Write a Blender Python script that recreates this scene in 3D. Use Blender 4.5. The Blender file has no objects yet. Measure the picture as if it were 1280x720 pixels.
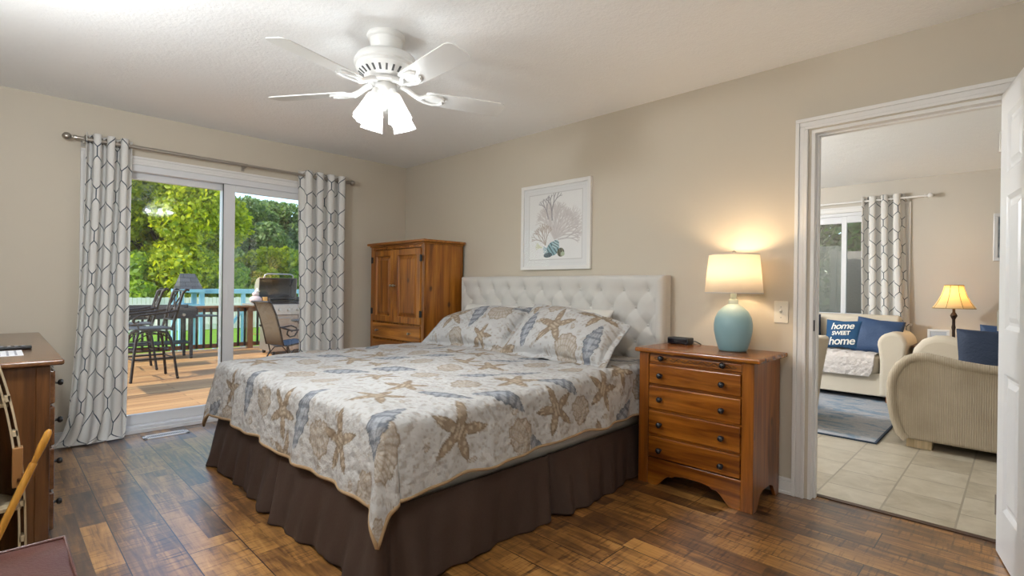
import bpy, math, random
import numpy as np
from mathutils import Vector, Matrix
random.seed(7); np.random.seed(7)
PI = math.pi
C = bpy.context.scene.collection
SC = bpy.context.scene

# ------------------------------------------------------------------ camera
F_PX, YAW, PITCH, ROLL, EYE = 644.3, 0.7801, -0.0009, 0.0126, 1.15
d_ = Vector((-math.sin(YAW)*math.cos(PITCH), math.cos(YAW)*math.cos(PITCH), math.sin(PITCH)))
r_ = Vector((math.cos(YAW), math.sin(YAW), 0)); u_ = r_.cross(d_)
r2 = math.cos(ROLL)*r_ + math.sin(ROLL)*u_; u2 = -math.sin(ROLL)*r_ + math.cos(ROLL)*u_
cam = bpy.data.objects.new('camera', bpy.data.cameras.new('camera')); C.objects.link(cam)
cam.data.sensor_width = 36; cam.data.lens = F_PX*36/1280
cam.data.clip_start = 0.03; cam.data.clip_end = 300
m4 = Matrix((r2, u2, -d_)).transposed().to_4x4(); m4.translation = (0, 0, EYE)
cam.matrix_world = m4
SC.camera = cam

# ------------------------------------------------------------------ light
SC.view_settings.view_transform = 'Standard'; SC.view_settings.look = 'None'
SC.view_settings.exposure = 0.0; SC.view_settings.gamma = 1.0
SC.view_settings.use_curve_mapping = False
SUN_POWER, SKY_POWER = 5.2, 0.46
FAN_W, LAMP_W, LIVING_FILL_W, LIVLAMP_W = 13.5, 7.5, 205.0, 5.0
BEDROOM_FILL_W = 58.0  # power of the unseen fill lights added to the bedroom
w = bpy.data.worlds.new('sky'); SC.world = w; w.use_nodes = True
wn = w.node_tree.nodes; bg = wn['Background']
sk = wn.new('ShaderNodeTexSky'); sk.sky_type = 'NISHITA'; sk.sun_disc = False
sk.sun_elevation = math.radians(42); sk.sun_rotation = math.radians(180); sk.air_density = 1.0; sk.dust_density = 0.6
w.node_tree.links.new(sk.outputs[0], bg.inputs[0]); bg.inputs[1].default_value = SKY_POWER
def lamp(name, kind, power, loc, color=(1, 1, 1), size=0.05):
    l = bpy.data.lights.new(name, kind); l.energy = power; l.color = color
    if kind == 'POINT': l.shadow_soft_size = size
    o = bpy.data.objects.new(name, l); o.location = loc; C.objects.link(o); return o
sun = lamp('sun', 'SUN', SUN_POWER, (0, 0, 20), (1, .93, .82)); sun.data.angle = math.radians(.6)
sun.rotation_euler = Vector((-.10, .76, -.64)).to_track_quat('-Z', 'Y').to_euler()
def portal(name, loc, rot, sx, sy):
    o = lamp(name, 'AREA', 1, loc); o.data.shape = 'RECTANGLE'; o.data.size = sx; o.data.size_y = sy
    o.data.cycles.is_portal = True; o.rotation_euler = rot
portal('portal_patio', (-5.0, 1.4, 1.05), (0, -PI/2, 0), 1.95, 2.0)

# ------------------------------------------------------------------ node helpers
class E:
    """a float socket with operators that add Math nodes"""
    def __init__(s, nt, k): s.nt, s.k = nt, k
    def op(s, o, *a):
        n = s.nt.nodes.new('ShaderNodeMath'); n.operation = o
        for i, x in enumerate((s,)+a):
            if isinstance(x, E): s.nt.links.new(x.k, n.inputs[i])
            else: n.inputs[i].default_value = x
        return E(s.nt, n.outputs[0])
    def __add__(s, b): return s.op('ADD', b)
    def __sub__(s, b): return s.op('SUBTRACT', b)
    def __mul__(s, b): return s.op('MULTIPLY', b)
    def __truediv__(s, b): return s.op('DIVIDE', b)
    def mod(s, b): return s.op('FLOORED_MODULO', b)
    def abs(s): return s.op('ABSOLUTE')
    def min(s, b): return s.op('MINIMUM', b)
    def max(s, b): return s.op('MAXIMUM', b)
    def lt(s, b): return s.op('LESS_THAN', b)
    def gt(s, b): return s.op('GREATER_THAN', b)
    def pingpong(s, b): return s.op('PINGPONG', b)
class NT:
    def __init__(s, name):
        s.m = bpy.data.materials.new(name); s.m.use_nodes = True
        s.t = s.m.node_tree; s.b = s.t.nodes['Principled BSDF']; s.out = s.t.nodes['Material Output']
    def n(s, typ, props=None, **inp):
        nd = s.t.nodes.new('ShaderNode'+typ)
        for k, v in (props or {}).items(): setattr(nd, k, v)
        for k, v in inp.items(): s.put(nd, k, v)
        return nd
    def put(s, nd, k, v):
        i = int(k[1:]) if k[0] == '_' and k[1:].isdigit() else k.replace('__', ' ')
        sk = nd.inputs[i]
        if isinstance(v, E): v = v.k
        if isinstance(v, bpy.types.NodeSocket): s.t.links.new(v, sk)
        elif isinstance(v, (tuple, list)) and len(v) == 3 and sk.type == 'RGBA': sk.default_value = (*v, 1)
        else: sk.default_value = v
    def bs(s, **inp):
        for k, v in inp.items(): s.put(s.b, k, v)
    def co(s, kind='Object', scale=(1, 1, 1), rot=(0, 0, 0), loc=None, jitter=False):
        tc = s.t.nodes.new('ShaderNodeTexCoord').outputs[kind]
        if jitter:
            oi = s.n('ObjectInfo'); ad = s.n('VectorMath', {'operation': 'ADD'})
            sc = s.n('Math', {'operation': 'MULTIPLY'}, _0=oi.outputs['Random'], _1=17.0)
            cb = s.n('CombineXYZ', X=sc.outputs[0], Y=sc.outputs[0], Z=sc.outputs[0])
            s.put(ad, '_0', tc); s.put(ad, '_1', cb.outputs[0]); tc = ad.outputs[0]
        mp = s.n('Mapping', None, Vector=tc, Scale=scale, Rotation=rot)
        if loc: mp.inputs['Location'].default_value = loc
        return mp.outputs[0]
    def noise(s, vec, scale, detail=4, rough=.55, dist=0):
        return s.n('TexNoise', None, Vector=vec, Scale=scale, Detail=detail, Roughness=rough, Distortion=dist).outputs['Fac']
    def ramp(s, fac, stops, interp='LINEAR'):
        r = s.n('ValToRGB', None, Fac=fac); r.color_ramp.interpolation = interp
        el = r.color_ramp.elements
        while len(el) < len(stops): el.new(.5)
        for e, (p, c) in zip(el, stops): e.position = p; e.color = (*c, 1) if len(c) == 3 else c
        return r.outputs[0]
    def mix(s, fac, a, b, mode='MIX'):
        nd = s.n('Mix', {'data_type': 'RGBA', 'blend_type': mode})
        s.put(nd, '_0', fac)
        for i, v in ((6, a), (7, b)): s.put(nd, '_%d' % i, v)
        return nd.outputs[2]
    def bump(s, h, strength, dist=.01):
        s.bs(Normal=s.n('Bump', None, Height=h, Strength=strength, Distance=dist).outputs[0])
    def e(s, sock): return E(s.t, sock)
def plain(name, col, rough=.5, metal=0, bump=None, **kw):
    t = NT(name); t.bs(Base__Color=col, Roughness=rough, Metallic=metal, **kw)
    if bump: t.bump(t.noise(t.co(), bump[0], 3), bump[1], bump[2] if len(bump) > 2 else .01)
    return t.m
def wood(name, dark, mid, light, axis=2, rough=.35, knots=True, coat=.15):
    t = NT(name); sc = [14, 14, 14]; sc[axis] = 1.1
    v = t.co('Object', tuple(sc), jitter=True)
    n1 = t.noise(v, 1.0, 6, .6, .8)
    sc2 = [60, 60, 60]; sc2[axis] = 2
    n2 = t.noise(t.co('Object', tuple(sc2), jitter=True), 1.0, 3)
    col = t.ramp(n1, [(.36, dark), (.5, mid), (.64, light)])
    col = t.mix(.5, col, t.ramp(n2, [(.3, (.35, .35, .35)), (.7, (1, 1, 1))]), 'MULTIPLY')
    if knots:
        sk_ = [5.5, 5.5, 5.5]; sk_[axis] = 3.2
        sp = t.n('SeparateXYZ', None, Vector=t.co('Object', jitter=True)); ax = [t.e(sp.outputs[i]) for i in range(3)]
        o2 = [a for i, a in enumerate(ax) if i != axis]
        cb = t.n('CombineXYZ', None, X=(o2[0]+o2[1])*7.0, Y=ax[axis]*4.5, Z=0.0)
        wob = t.noise(t.co('Object', jitter=True), 30, 2)
        vo = t.n('TexVoronoi', {'voronoi_dimensions': '2D'}, Vector=cb.outputs[0], Scale=1.0)
        k = t.ramp((t.e(vo.outputs['Distance'])+(t.e(wob)-.5)*.10).k, [(.06, (1, 1, 1)), (.15, (0, 0, 0))])
        wn_ = t.n('TexWhiteNoise', None, Vector=vo.outputs['Position'])
        sel = t.e(wn_.outputs[0]).gt(.86) * t.e(k) * .85
        col = t.mix(sel, col, (dark[0]*.25, dark[1]*.22, dark[2]*.3))
    t.bs(Base__Color=col, Roughness=rough, Coat__Weight=coat, Coat__Roughness=.15)
    t.bump(n2, .08, .004)
    return t.m

# ------------------------------------------------------------------ mesh helpers
ORG = {}
class MB:
    def __init__(s): s.v = []; s.f = []
    def add(s, v, f):
        b = len(s.v); s.v += [tuple(p) for p in v]; s.f += [tuple(i+b for i in q) for q in f]; return s
    def box(s, x0, x1, y0, y1, z0, z1):
        x0, x1 = sorted((x0, x1)); y0, y1 = sorted((y0, y1)); z0, z1 = sorted((z0, z1))
        return s.add([(x0,y0,z0),(x1,y0,z0),(x1,y1,z0),(x0,y1,z0),(x0,y0,z1),(x1,y0,z1),(x1,y1,z1),(x0,y1,z1)],
              [(0,3,2,1),(4,5,6,7),(0,1,5,4),(1,2,6,5),(2,3,7,6),(3,0,4,7)])
    def obox(s, c, ax, ay, az):
        """box from a centre and three half-axis vectors"""
        c, ax, ay, az = map(Vector, (c, ax, ay, az)); vs = []
        for k in (-1, 1):
            for i, j in ((-1,-1),(1,-1),(1,1),(-1,1)): vs.append(c+ax*i+ay*j+az*k)
        return s.add(vs, [(0,3,2,1),(4,5,6,7),(0,1,5,4),(1,2,6,5),(2,3,7,6),(3,0,4,7)])
    def tube(s, pts, r, n=8, caps=True, closed=False):
        pts = [Vector(p) for p in pts]; N = len(pts)
        rs = r if isinstance(r, (list, tuple)) else [r]*N
        vs = []; up = None
        for i, p in enumerate(pts):
            a = pts[(i-1) % N] if (i or closed) else p; b = pts[(i+1) % N] if (i < N-1 or closed) else p
            t = (b-a).normalized()
            if up is None:
                up = Vector((0,0,1)) if abs(t.z) < .9 else Vector((1,0,0))
            up = (up-t*up.dot(t)).normalized(); sd = t.cross(up)
            for k in range(n):
                an = 2*PI*k/n; vs.append(p+(up*math.cos(an)+sd*math.sin(an))*rs[i])
        fs = []
        for i in range(N if closed else N-1):
            j = (i+1) % N
            for k in range(n):
                l = (k+1) % n; fs.append((i*n+k, i*n+l, j*n+l, j*n+k))
        if caps and not closed: fs += [tuple(range(n))[::-1], tuple((N-1)*n+k for k in range(n))]
        return s.add(vs, fs)
    def lathe(s, prof, c=(0,0,0), n=32, axis='z', lobes=None):
        c = Vector(c); vs = []; N = len(prof)
        for i, (r, h) in enumerate(prof):
            for k in range(n):
                a = 2*PI*k/n; rr = max(r, 1e-4)
                if lobes: rr *= 1+lobes[1][i]*math.cos(lobes[0]*a)
                q = (rr*math.cos(a), rr*math.sin(a), h)
                if axis == 'y': q = (q[0], q[2], q[1])
                if axis == 'x': q = (q[2], q[0], q[1])
                vs.append(c+Vector(q))
        fs = []
        for i in range(N-1):
            for k in range(n):
                l = (k+1) % n; f = (i*n+k, i*n+l, (i+1)*n+l, (i+1)*n+k)
                fs.append(f if axis != 'y' else f[::-1])
        if prof[0][0] > 1e-3 and prof[0][0] != prof[-1][0]: pass
        return s.add(vs, fs)
    def cyl(s, p0, p1, r0, r1=None, n=20):
        return s.tube([p0, p1], [r0, r0 if r1 is None else r1], n)
    def ball(s, c, r, n=14, sc=(1,1,1)):
        c = Vector(c); vs = []; fs = []; m = n//2
        for i in range(m+1):
            th = PI*i/m
            for k in range(n):
                a = 2*PI*k/n; q = Vector((math.sin(th)*math.cos(a)*sc[0], math.sin(th)*math.sin(a)*sc[1], math.cos(th)*sc[2]))
                vs.append(c+q*r)
        for i in range(m):
            for k in range(n): fs.append((i*n+k, (i+1)*n+k, (i+1)*n+(k+1)%n, i*n+(k+1)%n))
        return s.add(vs, fs)
    def prism(s, poly, axis, a, b):
        """polygon in the two other axes, extruded along axis from a to b"""
        def P(q, h): return {'x': (h, q[0], q[1]), 'y': (q[0], h, q[1]), 'z': (q[0], q[1], h)}[axis]
        n = len(poly); vs = [P(q, a) for q in poly]+[P(q, b) for q in poly]
        fs = [tuple(range(n)), tuple(range(n, 2*n))[::-1]]+[(i, n+i, n+(i+1) % n, (i+1) % n) for i in range(n)]
        return s.add(vs, fs)
    def grid(s, fn, nu, nv):
        vs = [fn(i/nu, j/nv) for j in range(nv+1) for i in range(nu+1)]
        fs = [(j*(nu+1)+i, j*(nu+1)+i+1, (j+1)*(nu+1)+i+1, (j+1)*(nu+1)+i) for j in range(nv) for i in range(nu)]
        return s.add(vs, fs)
    def build(s, name, mat, parent=None, org=(0,0,0), bevel=0, smooth=None, seg=2, solid=0, subsurf=0):
        o = Vector(ORG[parent.name]) if parent is not None else Vector(org)
        me = bpy.data.meshes.new(name)
        me.from_pydata([(x-o.x, y-o.y, z-o.z) for x, y, z in s.v], [], s.f); me.update()
        import bmesh
        bm = bmesh.new(); bm.from_mesh(me); bmesh.ops.recalc_face_normals(bm, faces=bm.faces); bm.to_mesh(me); bm.free()
        return link(name, me, mat, parent, o, bevel, smooth, seg, solid, subsurf)
def link(name, me, mat, parent=None, o=(0,0,0), bevel=0, smooth=None, seg=2, solid=0, subsurf=0):
    ob = bpy.data.objects.new(name, me); C.objects.link(ob); me.materials.append(mat)
    if parent is not None: ob.parent = parent
    else: ob.location = o
    ORG[ob.name] = tuple(o)
    if smooth is not None:
        me.shade_smooth()
        if smooth < 180: me.set_sharp_from_angle(angle=math.radians(smooth))
    if solid:
        md = ob.modifiers.new('solid', 'SOLIDIFY'); md.thickness = solid; md.offset = 0
    if subsurf:
        md = ob.modifiers.new('sub', 'SUBSURF'); md.levels = md.render_levels = subsurf
    if bevel:
        md = ob.modifiers.new('bevel', 'BEVEL'); md.width = bevel; md.segments = seg; md.limit_method = 'ANGLE'
        md.angle_limit = math.radians(40)
    return ob
def tag(o, label=None, cat=None, group=None, kind=None):
    for k, v in (('label', label), ('category', cat), ('group', group), ('kind', kind)):
        if v: o[k] = v
    return o
def thing(name, loc, label, cat, group=None):
    o = bpy.data.objects.new(name, None); C.objects.link(o); o.location = loc; o.empty_display_size = .1
    ORG[o.name] = tuple(loc); return tag(o, label, cat, group)
def struct(o): o['kind'] = 'structure'; return o
def dup(o, parent=None):
    c = o.copy(); C.objects.link(c)
    if parent is not None: c.parent = parent
    for ch in [x for x in bpy.data.objects if x.parent == o]: dup(ch, c)
    return c
def fast_grid(name, P, mat, parent=None, org=(0,0,0), col=None, uv=None, flip=False):
    """P: (nv, nu, 3) array of points -> one smooth grid mesh, optional vertex colours and uv"""
    nv, nu = P.shape[:2]; o = np.array(ORG[parent.name] if parent is not None else org)
    me = bpy.data.meshes.new(name); me.vertices.add(nv*nu)
    me.vertices.foreach_set('co', (P.reshape(-1, 3)-o).astype(np.float32).ravel())
    idx = np.arange(nv*nu).reshape(nv, nu)
    q = np.stack([idx[:-1, :-1], idx[:-1, 1:], idx[1:, 1:], idx[1:, :-1]], -1).reshape(-1, 4)
    if flip: q = q[:, ::-1]
    nf = len(q); me.loops.add(nf*4); me.polygons.add(nf)
    me.loops.foreach_set('vertex_index', q.ravel().astype(np.int32))
    me.polygons.foreach_set('loop_start', (np.arange(nf)*4).astype(np.int32))
    me.polygons.foreach_set('use_smooth', np.ones(nf, bool))
    if uv is not None:
        l = me.uv_layers.new(name='UVMap'); l.data.foreach_set('uv', uv.reshape(-1, 2)[q.ravel()].astype(np.float32).ravel())
    if col is not None:
        a = me.color_attributes.new('Col', 'FLOAT_COLOR', 'POINT')
        a.data.foreach_set('color', np.concatenate([col.reshape(-1, 3), np.ones((nv*nu, 1))], 1).astype(np.float32).ravel())
    me.update(); me.validate()
    return link(name, me, mat, parent, tuple(o))

# ------------------------------------------------------------------ materials
def m_wall(name, col):
    t = NT(name); t.bs(Base__Color=col, Roughness=.75); t.bump(t.noise(t.co(), 160, 3), .12, .003); return t.m
M = {}
M['wall'] = m_wall('greige_paint', (.59, .525, .43))
M['living_wall'] = m_wall('living_paint', (.58, .535, .47))
def m_ceiling():
    t = NT('ceiling_texture'); v = t.co()
    h = t.mix(.5, t.noise(v, 55, 4, .7), t.noise(v, 12, 3))
    t.bs(Base__Color=(.93, .93, .93), Roughness=.9); t.bump(h, .55, .012); return t.m
M['ceiling'] = m_ceiling()
M['white'] = plain('white_trim', (.78, .76, .74), .38)
M['vinyl'] = plain('white_vinyl', (.72, .72, .74), .35)
M['doorwhite'] = plain('door_paint', (.76, .755, .76), .35)
M['nickel'] = plain('brushed_nickel', (.45, .42, .38), .3, 1)
M['dark_metal'] = plain('dark_metal', (.03, .03, .032), .35, .6)
M['black'] = plain('black_plastic', (.012, .012, .013), .35)
M['knob'] = plain('black_knob', (.015, .015, .018), .25)
M['pine'] = wood('honey_pine', (.18, .048, .004), (.36, .118, .010), (.53, .205, .026), 2)
M['pine_h'] = wood('honey_pine_across', (.20, .055, .005), (.39, .132, .012), (.56, .22, .030), 0)
M['cherry'] = wood('honey_cherry', (.12, .028, .003), (.25, .070, .006), (.38, .122, .012), 2, .28)
M['cherry_h'] = wood('honey_cherry_across', (.13, .032, .003), (.265, .076, .006), (.40, .132, .013), 0, .25, coat=.12)
M['oak'] = wood('brown_pine', (.055, .018, .004), (.115, .040, .009), (.17, .066, .017), 2, .35)
M['oak_h'] = wood('brown_pine_across', (.095, .036, .012), (.165, .066, .023), (.22, .095, .036), 0, .22, coat=.4)
def m_floor():
    t = NT('laminate_planks')
    v = t.co('Object')
    pl = t.n('TexBrick', {'offset': .37, 'offset_frequency': 2}, Vector=v, Color1=(0, 0, 0), Color2=(1, 1, 1), Mortar=(0, 0, 0),
             Scale=1.0, Mortar__Size=.0022, Mortar__Smooth=.1, Bias=0.0, Brick__Width=1.25, Row__Height=.20)
    st = t.n('TexBrick', {'offset': .43, 'offset_frequency': 2}, Vector=v, Color1=(0, 0, 0), Color2=(1, 1, 1), Mortar=(.5, .5, .5),
             Scale=1.0, Mortar__Size=.0, Bias=0.0, Brick__Width=.52, Row__Height=.10)
    rnd = t.e(t.n('SeparateColor', None, Color=st.outputs[0]).outputs[0])
    rnd2 = t.e(t.n('SeparateColor', None, Color=pl.outputs[0]).outputs[0])
    off = t.n('CombineXYZ', None, X=(rnd*13.0), Y=(rnd*7.0), Z=(rnd2*5.0))
    vv = t.n('VectorMath', {'operation': 'ADD'}, _0=v, _1=off.outputs[0]).outputs[0]
    g = t.noise(t.n('Mapping', None, Vector=vv, Scale=(2.2, 26, 1)).outputs[0], 1.0, 6, .65, 1.2)
    blotch = t.noise(t.n('Mapping', None, Vector=vv, Scale=(3, 6, 1)).outputs[0], 1.0, 4, .6, .6)
    saw = t.noise(t.n('Mapping', None, Vector=vv, Scale=(75, 5, 1), Rotation=(0, 0, .12)).outputs[0], 1.0, 3, .6)
    f = t.e(g)*.62 + t.e(blotch)*.58 + rnd*.26 - .22
    f = f - (t.e(saw)-.52).max(0.0)*(t.e(blotch)-.36).max(0.0)*5.0
    crk = t.noise(t.n('Mapping', None, Vector=vv, Scale=(3.5, 70, 1)).outputs[0], 1.0, 2, .5)
    f = f - (t.e(crk)-.62).max(0.0)*1.0
    col = t.ramp(f.k, [(.16, (.020, .010, .006)), (.34, (.076, .034, .015)), (.48, (.185, .080, .023)), (.63, (.40, .19, .050)), (.84, (.58, .31, .095))])
    col = t.mix(t.e(pl.outputs['Fac']), col, (.008, .005, .004))
    t.bs(Base__Color=col, Roughness=(t.e(g)*.10+.26), IOR=1.52, Coat__Weight=1.0, Coat__Roughness=.24)
    h = t.e(g)*.4 - t.e(pl.outputs['Fac'])*1.0
    t.bump(h.k, .12, .002); return t.m
M['floor'] = m_floor()
def m_tile():
    t = NT('beige_tile'); v = t.co('Object', loc=(0, 0, 0))
    b = t.n('TexBrick', {'offset': .5, 'offset_frequency': 2}, Vector=t.co('Object', rot=(0, 0, PI/2), loc=(.04, -.08, 0)), Color1=(0, 0, 0), Color2=(1, 1, 1), Mortar=(0, 0, 0),
            Scale=1.0, Mortar__Size=.005, Mortar__Smooth=.15, Brick__Width=.32, Row__Height=.302)
    n = t.noise(v, 7, 5, .65, .5); r = t.e(t.n('SeparateColor', None, Color=b.outputs[0]).outputs[0])
    col = t.ramp((t.e(n)*.8+r*.2).k, [(.3, (.34, .29, .21)), (.55, (.46, .405, .31)), (.8, (.54, .49, .395))])
    col = t.mix(t.e(b.outputs['Fac']), col, (.30, .26, .20))
    t.bs(Base__Color=col, Roughness=.33); t.bump((t.e(b.outputs['Fac'])*-1.0+t.e(n)*.15).k, .25, .004); return t.m
M['tile'] = m_tile()
def m_glass():
    t = NT('window_glass'); g = t.n('BsdfGlossy', None, Roughness=.0, Color=(1, 1, 1)); tr = t.n('BsdfTransparent', None, Color=(.96, .98, .97))
    lw = t.e(t.n('LayerWeight', None, Blend=.5).outputs['Facing']); fr = lw.op('POWER', 5.0)*.94+.045
    mx = t.n('MixShader', None, _0=fr, _1=tr.outputs[0], _2=g.outputs[0])
    t.t.links.new(mx.outputs[0], t.out.inputs[0]); return t.m
M['glass'] = m_glass()
def m_screen():
    t = NT('insect_screen'); tr = t.n('BsdfTransparent'); df = t.n('BsdfDiffuse', None, Color=(.22, .24, .24))
    mx = t.n('MixShader', None, _0=.45, _1=tr.outputs[0], _2=df.outputs[0]); t.t.links.new(mx.outputs[0], t.out.inputs[0]); return t.m
M['screen'] = m_screen()
def cloth(name, base, trans=.2, bumpscale=400, bstr=.15, bdist=.002, rough=.9):
    t = NT(name); t.bs(Base__Color=base, Roughness=rough)
    n = t.noise(t.co(), bumpscale, 2); t.bump(n, bstr, bdist)
    if trans:
        tl = t.n('BsdfTranslucent', None, Color=base); mx = t.n('MixShader', None, _0=trans, _1=t.b.outputs[0], _2=tl.outputs[0])
        t.t.links.new(mx.outputs[0], t.out.inputs[0])
    return t
def m_curtain():
    """off-white cloth with a thin slate ogee trellis in cloth coordinates (metres)"""
    t = NT('trellis_curtain'); uv = t.n('SeparateXYZ', None, Vector=t.co('UV'))
    x, y = t.e(uv.outputs[0]), t.e(uv.outputs[1])
    W_, P_, s_, lw = .145, .302, .066, .0033
    h = (P_-2*s_)/2
    tri = (x/W_).mod(1.0)          # 0..1
    tri = (tri-.5).abs()*2.0        # 1 at links, 0 between
    yy = y.mod(P_)
    za = (yy-(tri*h)).abs()                         # zigzag A: y = h*tri
    zb = (yy-((tri*-1.0+1.0)*h+(P_/2))).abs()       # zigzag B: y = P/2 + h*(1-tri)
    k = math.cos(math.atan(h/(W_/2)))
    dz = za.min(zb)*k
    dx0 = ((x/W_).mod(1.0)).pingpong(.5)*W_         # distance to x = n*W
    dx1 = ((x/W_+.5).mod(1.0)).pingpong(.5)*W_
    inA = yy.gt(h)*yy.lt(P_/2)                     # above A's peaks at x = n*W, below B's low point there
    inB = yy.gt(P_/2+h)
    big = 1.0
    v0 = dx0+(inA*-1.0+1.0)*big
    v1 = dx1+(inB*-1.0+1.0)*big
    d = dz.min(v0).min(v1)
    line = d.lt(lw)
    col = t.mix(line, (.84, .82, .79), (.085, .105, .135))
    t.bs(Base__Color=col, Roughness=.9)
    wv = t.noise(t.co('UV', (900, 900, 1)), 1.0, 2); t.bump(wv, .12, .001)
    tl = t.n('BsdfTranslucent', None, Color=col); mx = t.n('MixShader', None, _0=.18, _1=t.b.outputs[0], _2=tl.outputs[0])
    t.t.links.new(mx.outputs[0], t.out.inputs[0]); return t.m
M['curtain'] = m_curtain()
def m_vcol(name, rough=.85, bump=None, wob=None):
    t = NT(name); a = t.n('Attribute', {'attribute_name': 'Col'}); t.bs(Base__Color=a.outputs[0], Roughness=rough)
    if bump:
        vo = t.n('TexVoronoi', {'feature': 'SMOOTH_F1'}, Vector=t.co(), Scale=bump[0])
        h = t.e(vo.outputs['Distance'])*1.0+t.e(t.noise(t.co(), bump[0]*3, 3))*.35
        t.bump(h.k, bump[1], bump[2])
    return t.m
M['quilt'] = m_vcol('seashell_quilt', .9, (26, .75, .018))
M['print'] = m_vcol('coral_print_paper', .55)
M['binding'] = cloth('tan_binding', (.36, .24, .13), 0).m
M['sheet'] = cloth('white_sheet', (.74, .71, .66), .1).m
M['skirt'] = cloth('brown_skirt', (.044, .022, .014), 0, 90, .3, .004, .75).m
M['linen'] = cloth('cream_linen', (.60, .575, .54), 0, 500, .2).m
def m_shade(name, col, em, strength):
    t = NT(name); t.bs(Base__Color=col, Roughness=.9, Emission__Color=em, Emission__Strength=strength)
    tl = t.n('BsdfTranslucent', None, Color=col); mx = t.n('MixShader', None, _0=.45, _1=t.b.outputs[0], _2=tl.outputs[0])
    t.t.links.new(mx.outputs[0], t.out.inputs[0]); return t.m
M['shade'] = m_shade('linen_shade', (.86, .80, .70), (1, .72, .45), .10)
M['shade2'] = m_shade('parchment_shade', (.85, .70, .42), (1, .62, .22), .22)
def m_tulip():
    t = NT('frosted_glass'); t.bs(Base__Color=(.95, .93, .9), Roughness=.3, Emission__Color=(1, .90, .76), Emission__Strength=.12)
    tr = t.n('BsdfTransparent'); mx = t.n('MixShader', None, _0=.33, _1=t.b.outputs[0], _2=tr.outputs[0])
    t.t.links.new(mx.outputs[0], t.out.inputs[0]); return t.m
M['tulip'] = m_tulip()
M['bulb'] = NT('bulb_glow').m
_b = M['bulb'].node_tree.nodes['Principled BSDF']; _b.inputs['Emission Color'].default_value = (1, .88, .7, 1); _b.inputs['Emission Strength'].default_value = 14
M['leather'] = plain('brown_leather', (.085, .025, .018), .36, 0, (140, .35, .004))
M['ceramic'] = NT('aqua_ceramic').m
def _cer():
    t = NT('aqua_glaze'); sep = t.n('SeparateXYZ', None, Vector=t.co()); z = t.e(sep.outputs[2])
    t.bs(Base__Color=t.ramp((z/.30).k, [(.0, (.20, .35, .39)), (.6, (.25, .40, .43)), (.85, (.36, .48, .48)), (1.0, (.46, .54, .52))]), Roughness=.38); return t.m
M['ceramic'] = _cer()
M['cream_wood'] = wood('cream_wood', (.50, .38, .22), (.62, .49, .31), (.70, .57, .38), 2, .45, False)
M['oar_wood'] = wood('varnished_oar', (.42, .17, .02), (.60, .27, .035), (.68, .34, .06), 2, .22, False, .5)
# ------------------------------------------------------------------ the rooms
XL, YB, YF, XR, H = -4.806, 3.186, -.345, .55, 2.44
YL, LX0, LX1 = 7.30, -4.3, .95           # living room: far wall, side walls
def wall_with_hole(name, axis, at, thick, a0, a1, z1, holes, mat):
    """wall slab at axis=at..at+thick running a0..a1, with rectangular holes (a, b, zlo, zhi)"""
    m = MB()
    def bx(a, b, z0, z):
        if b-a < 1e-6 or z-z0 < 1e-6: return
        if axis == 'x': m.box(at, at+thick, a, b, z0, z)
        else: m.box(a, b, at, at+thick, z0, z)
    cur = a0
    for (a, b, lo, hi) in holes:
        bx(cur, a, 0, z1); bx(a, b, 0, lo); bx(a, b, hi, z1); cur = b
    bx(cur, a1, 0, z1)
    return struct(m.build(name, mat))
wall_with_hole('wall_left', 'x', XL, -.13, YF-.12, YB+.114, H, [(.50, 2.37, 0, 2.06)], M['wall'])
wall_with_hole('wall_back', 'y', YB, .114, XL, LX1+.12, H, [(-.835, -.045, 0, 2.04)], M['wall'])
struct(MB().box(XL, XR+.12, YF-.12, YF, 0, H).build('wall_front', M['wall']))
struct(MB().box(XR, XR+.12, YF, YB, 0, H).build('wall_right', M['wall']))
struct(MB().box(XL-.13, XR+.12, YF-.12, YB+.114, H, H+.1).build('ceiling', M['ceiling']))
struct(MB().box(XL, XR+.12, YF-.12, 3.285, -.12, 0).build('floor', M['floor']))
struct(MB().box(LX0-.12, LX1+.12, 3.285, YL+.12, -.12, 0).build('living_room_floor', M['tile']))
struct(MB().box(LX0-.12, LX1+.12, YB+.114, YL+.12, H, H+.1).build('living_room_ceiling', M['ceiling']))
wall_with_hole('living_wall_far', 'y', YL, .13, LX0-.12, LX1+.12, H, [(-2.75, -.965, .80, 2.11)], M['living_wall'])
wall_with_hole('living_wall_left', 'x', LX0, -.12, YB+.114, YL, H, [(4.0, 6.4, .15, 2.1)], M['living_wall'])  # opening for an unseen window, added to let daylight in
struct(MB().box(LX1, LX1+.12, YB+.114, YL, 0, H).build('living_wall_right', M['living_wall']))
portal('portal_living', (LX0-.2, 5.2, 1.12), (0, -PI/2, 0), 1.95, 2.4)
struct(MB().box(-.835, -.045, 3.262, 3.30, 0, .006).build('trim_threshold', plain('threshold', (.06, .03, .018), .4)))

def baseboard(name, segs, inward):
    m = MB()
    for (x0, y0, x1, y1) in segs:
        for (t, z0, z1) in ((.013, 0, .075), (.008, .075, .092), (.018, 0, .018)):
            if inward[0]: m.box(x0, x0+inward[0]*t, y0, y1, z0, z1)
            else: m.box(x0, x1, y0, y0+inward[1]*t, z0, z1)
    return struct(m.build(name, M['white'], bevel=.003))
baseboard('baseboard_back', [(XL, YB, -.911, YB), (.02, YB, XR, YB)], (0, -1))
baseboard('baseboard_left', [(XL, YF, XL, .445), (XL, 2.42, XL, YB)], (1, 0))
baseboard('baseboard_living', [(LX0, YL, LX1, YL)], (0, -1))

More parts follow.
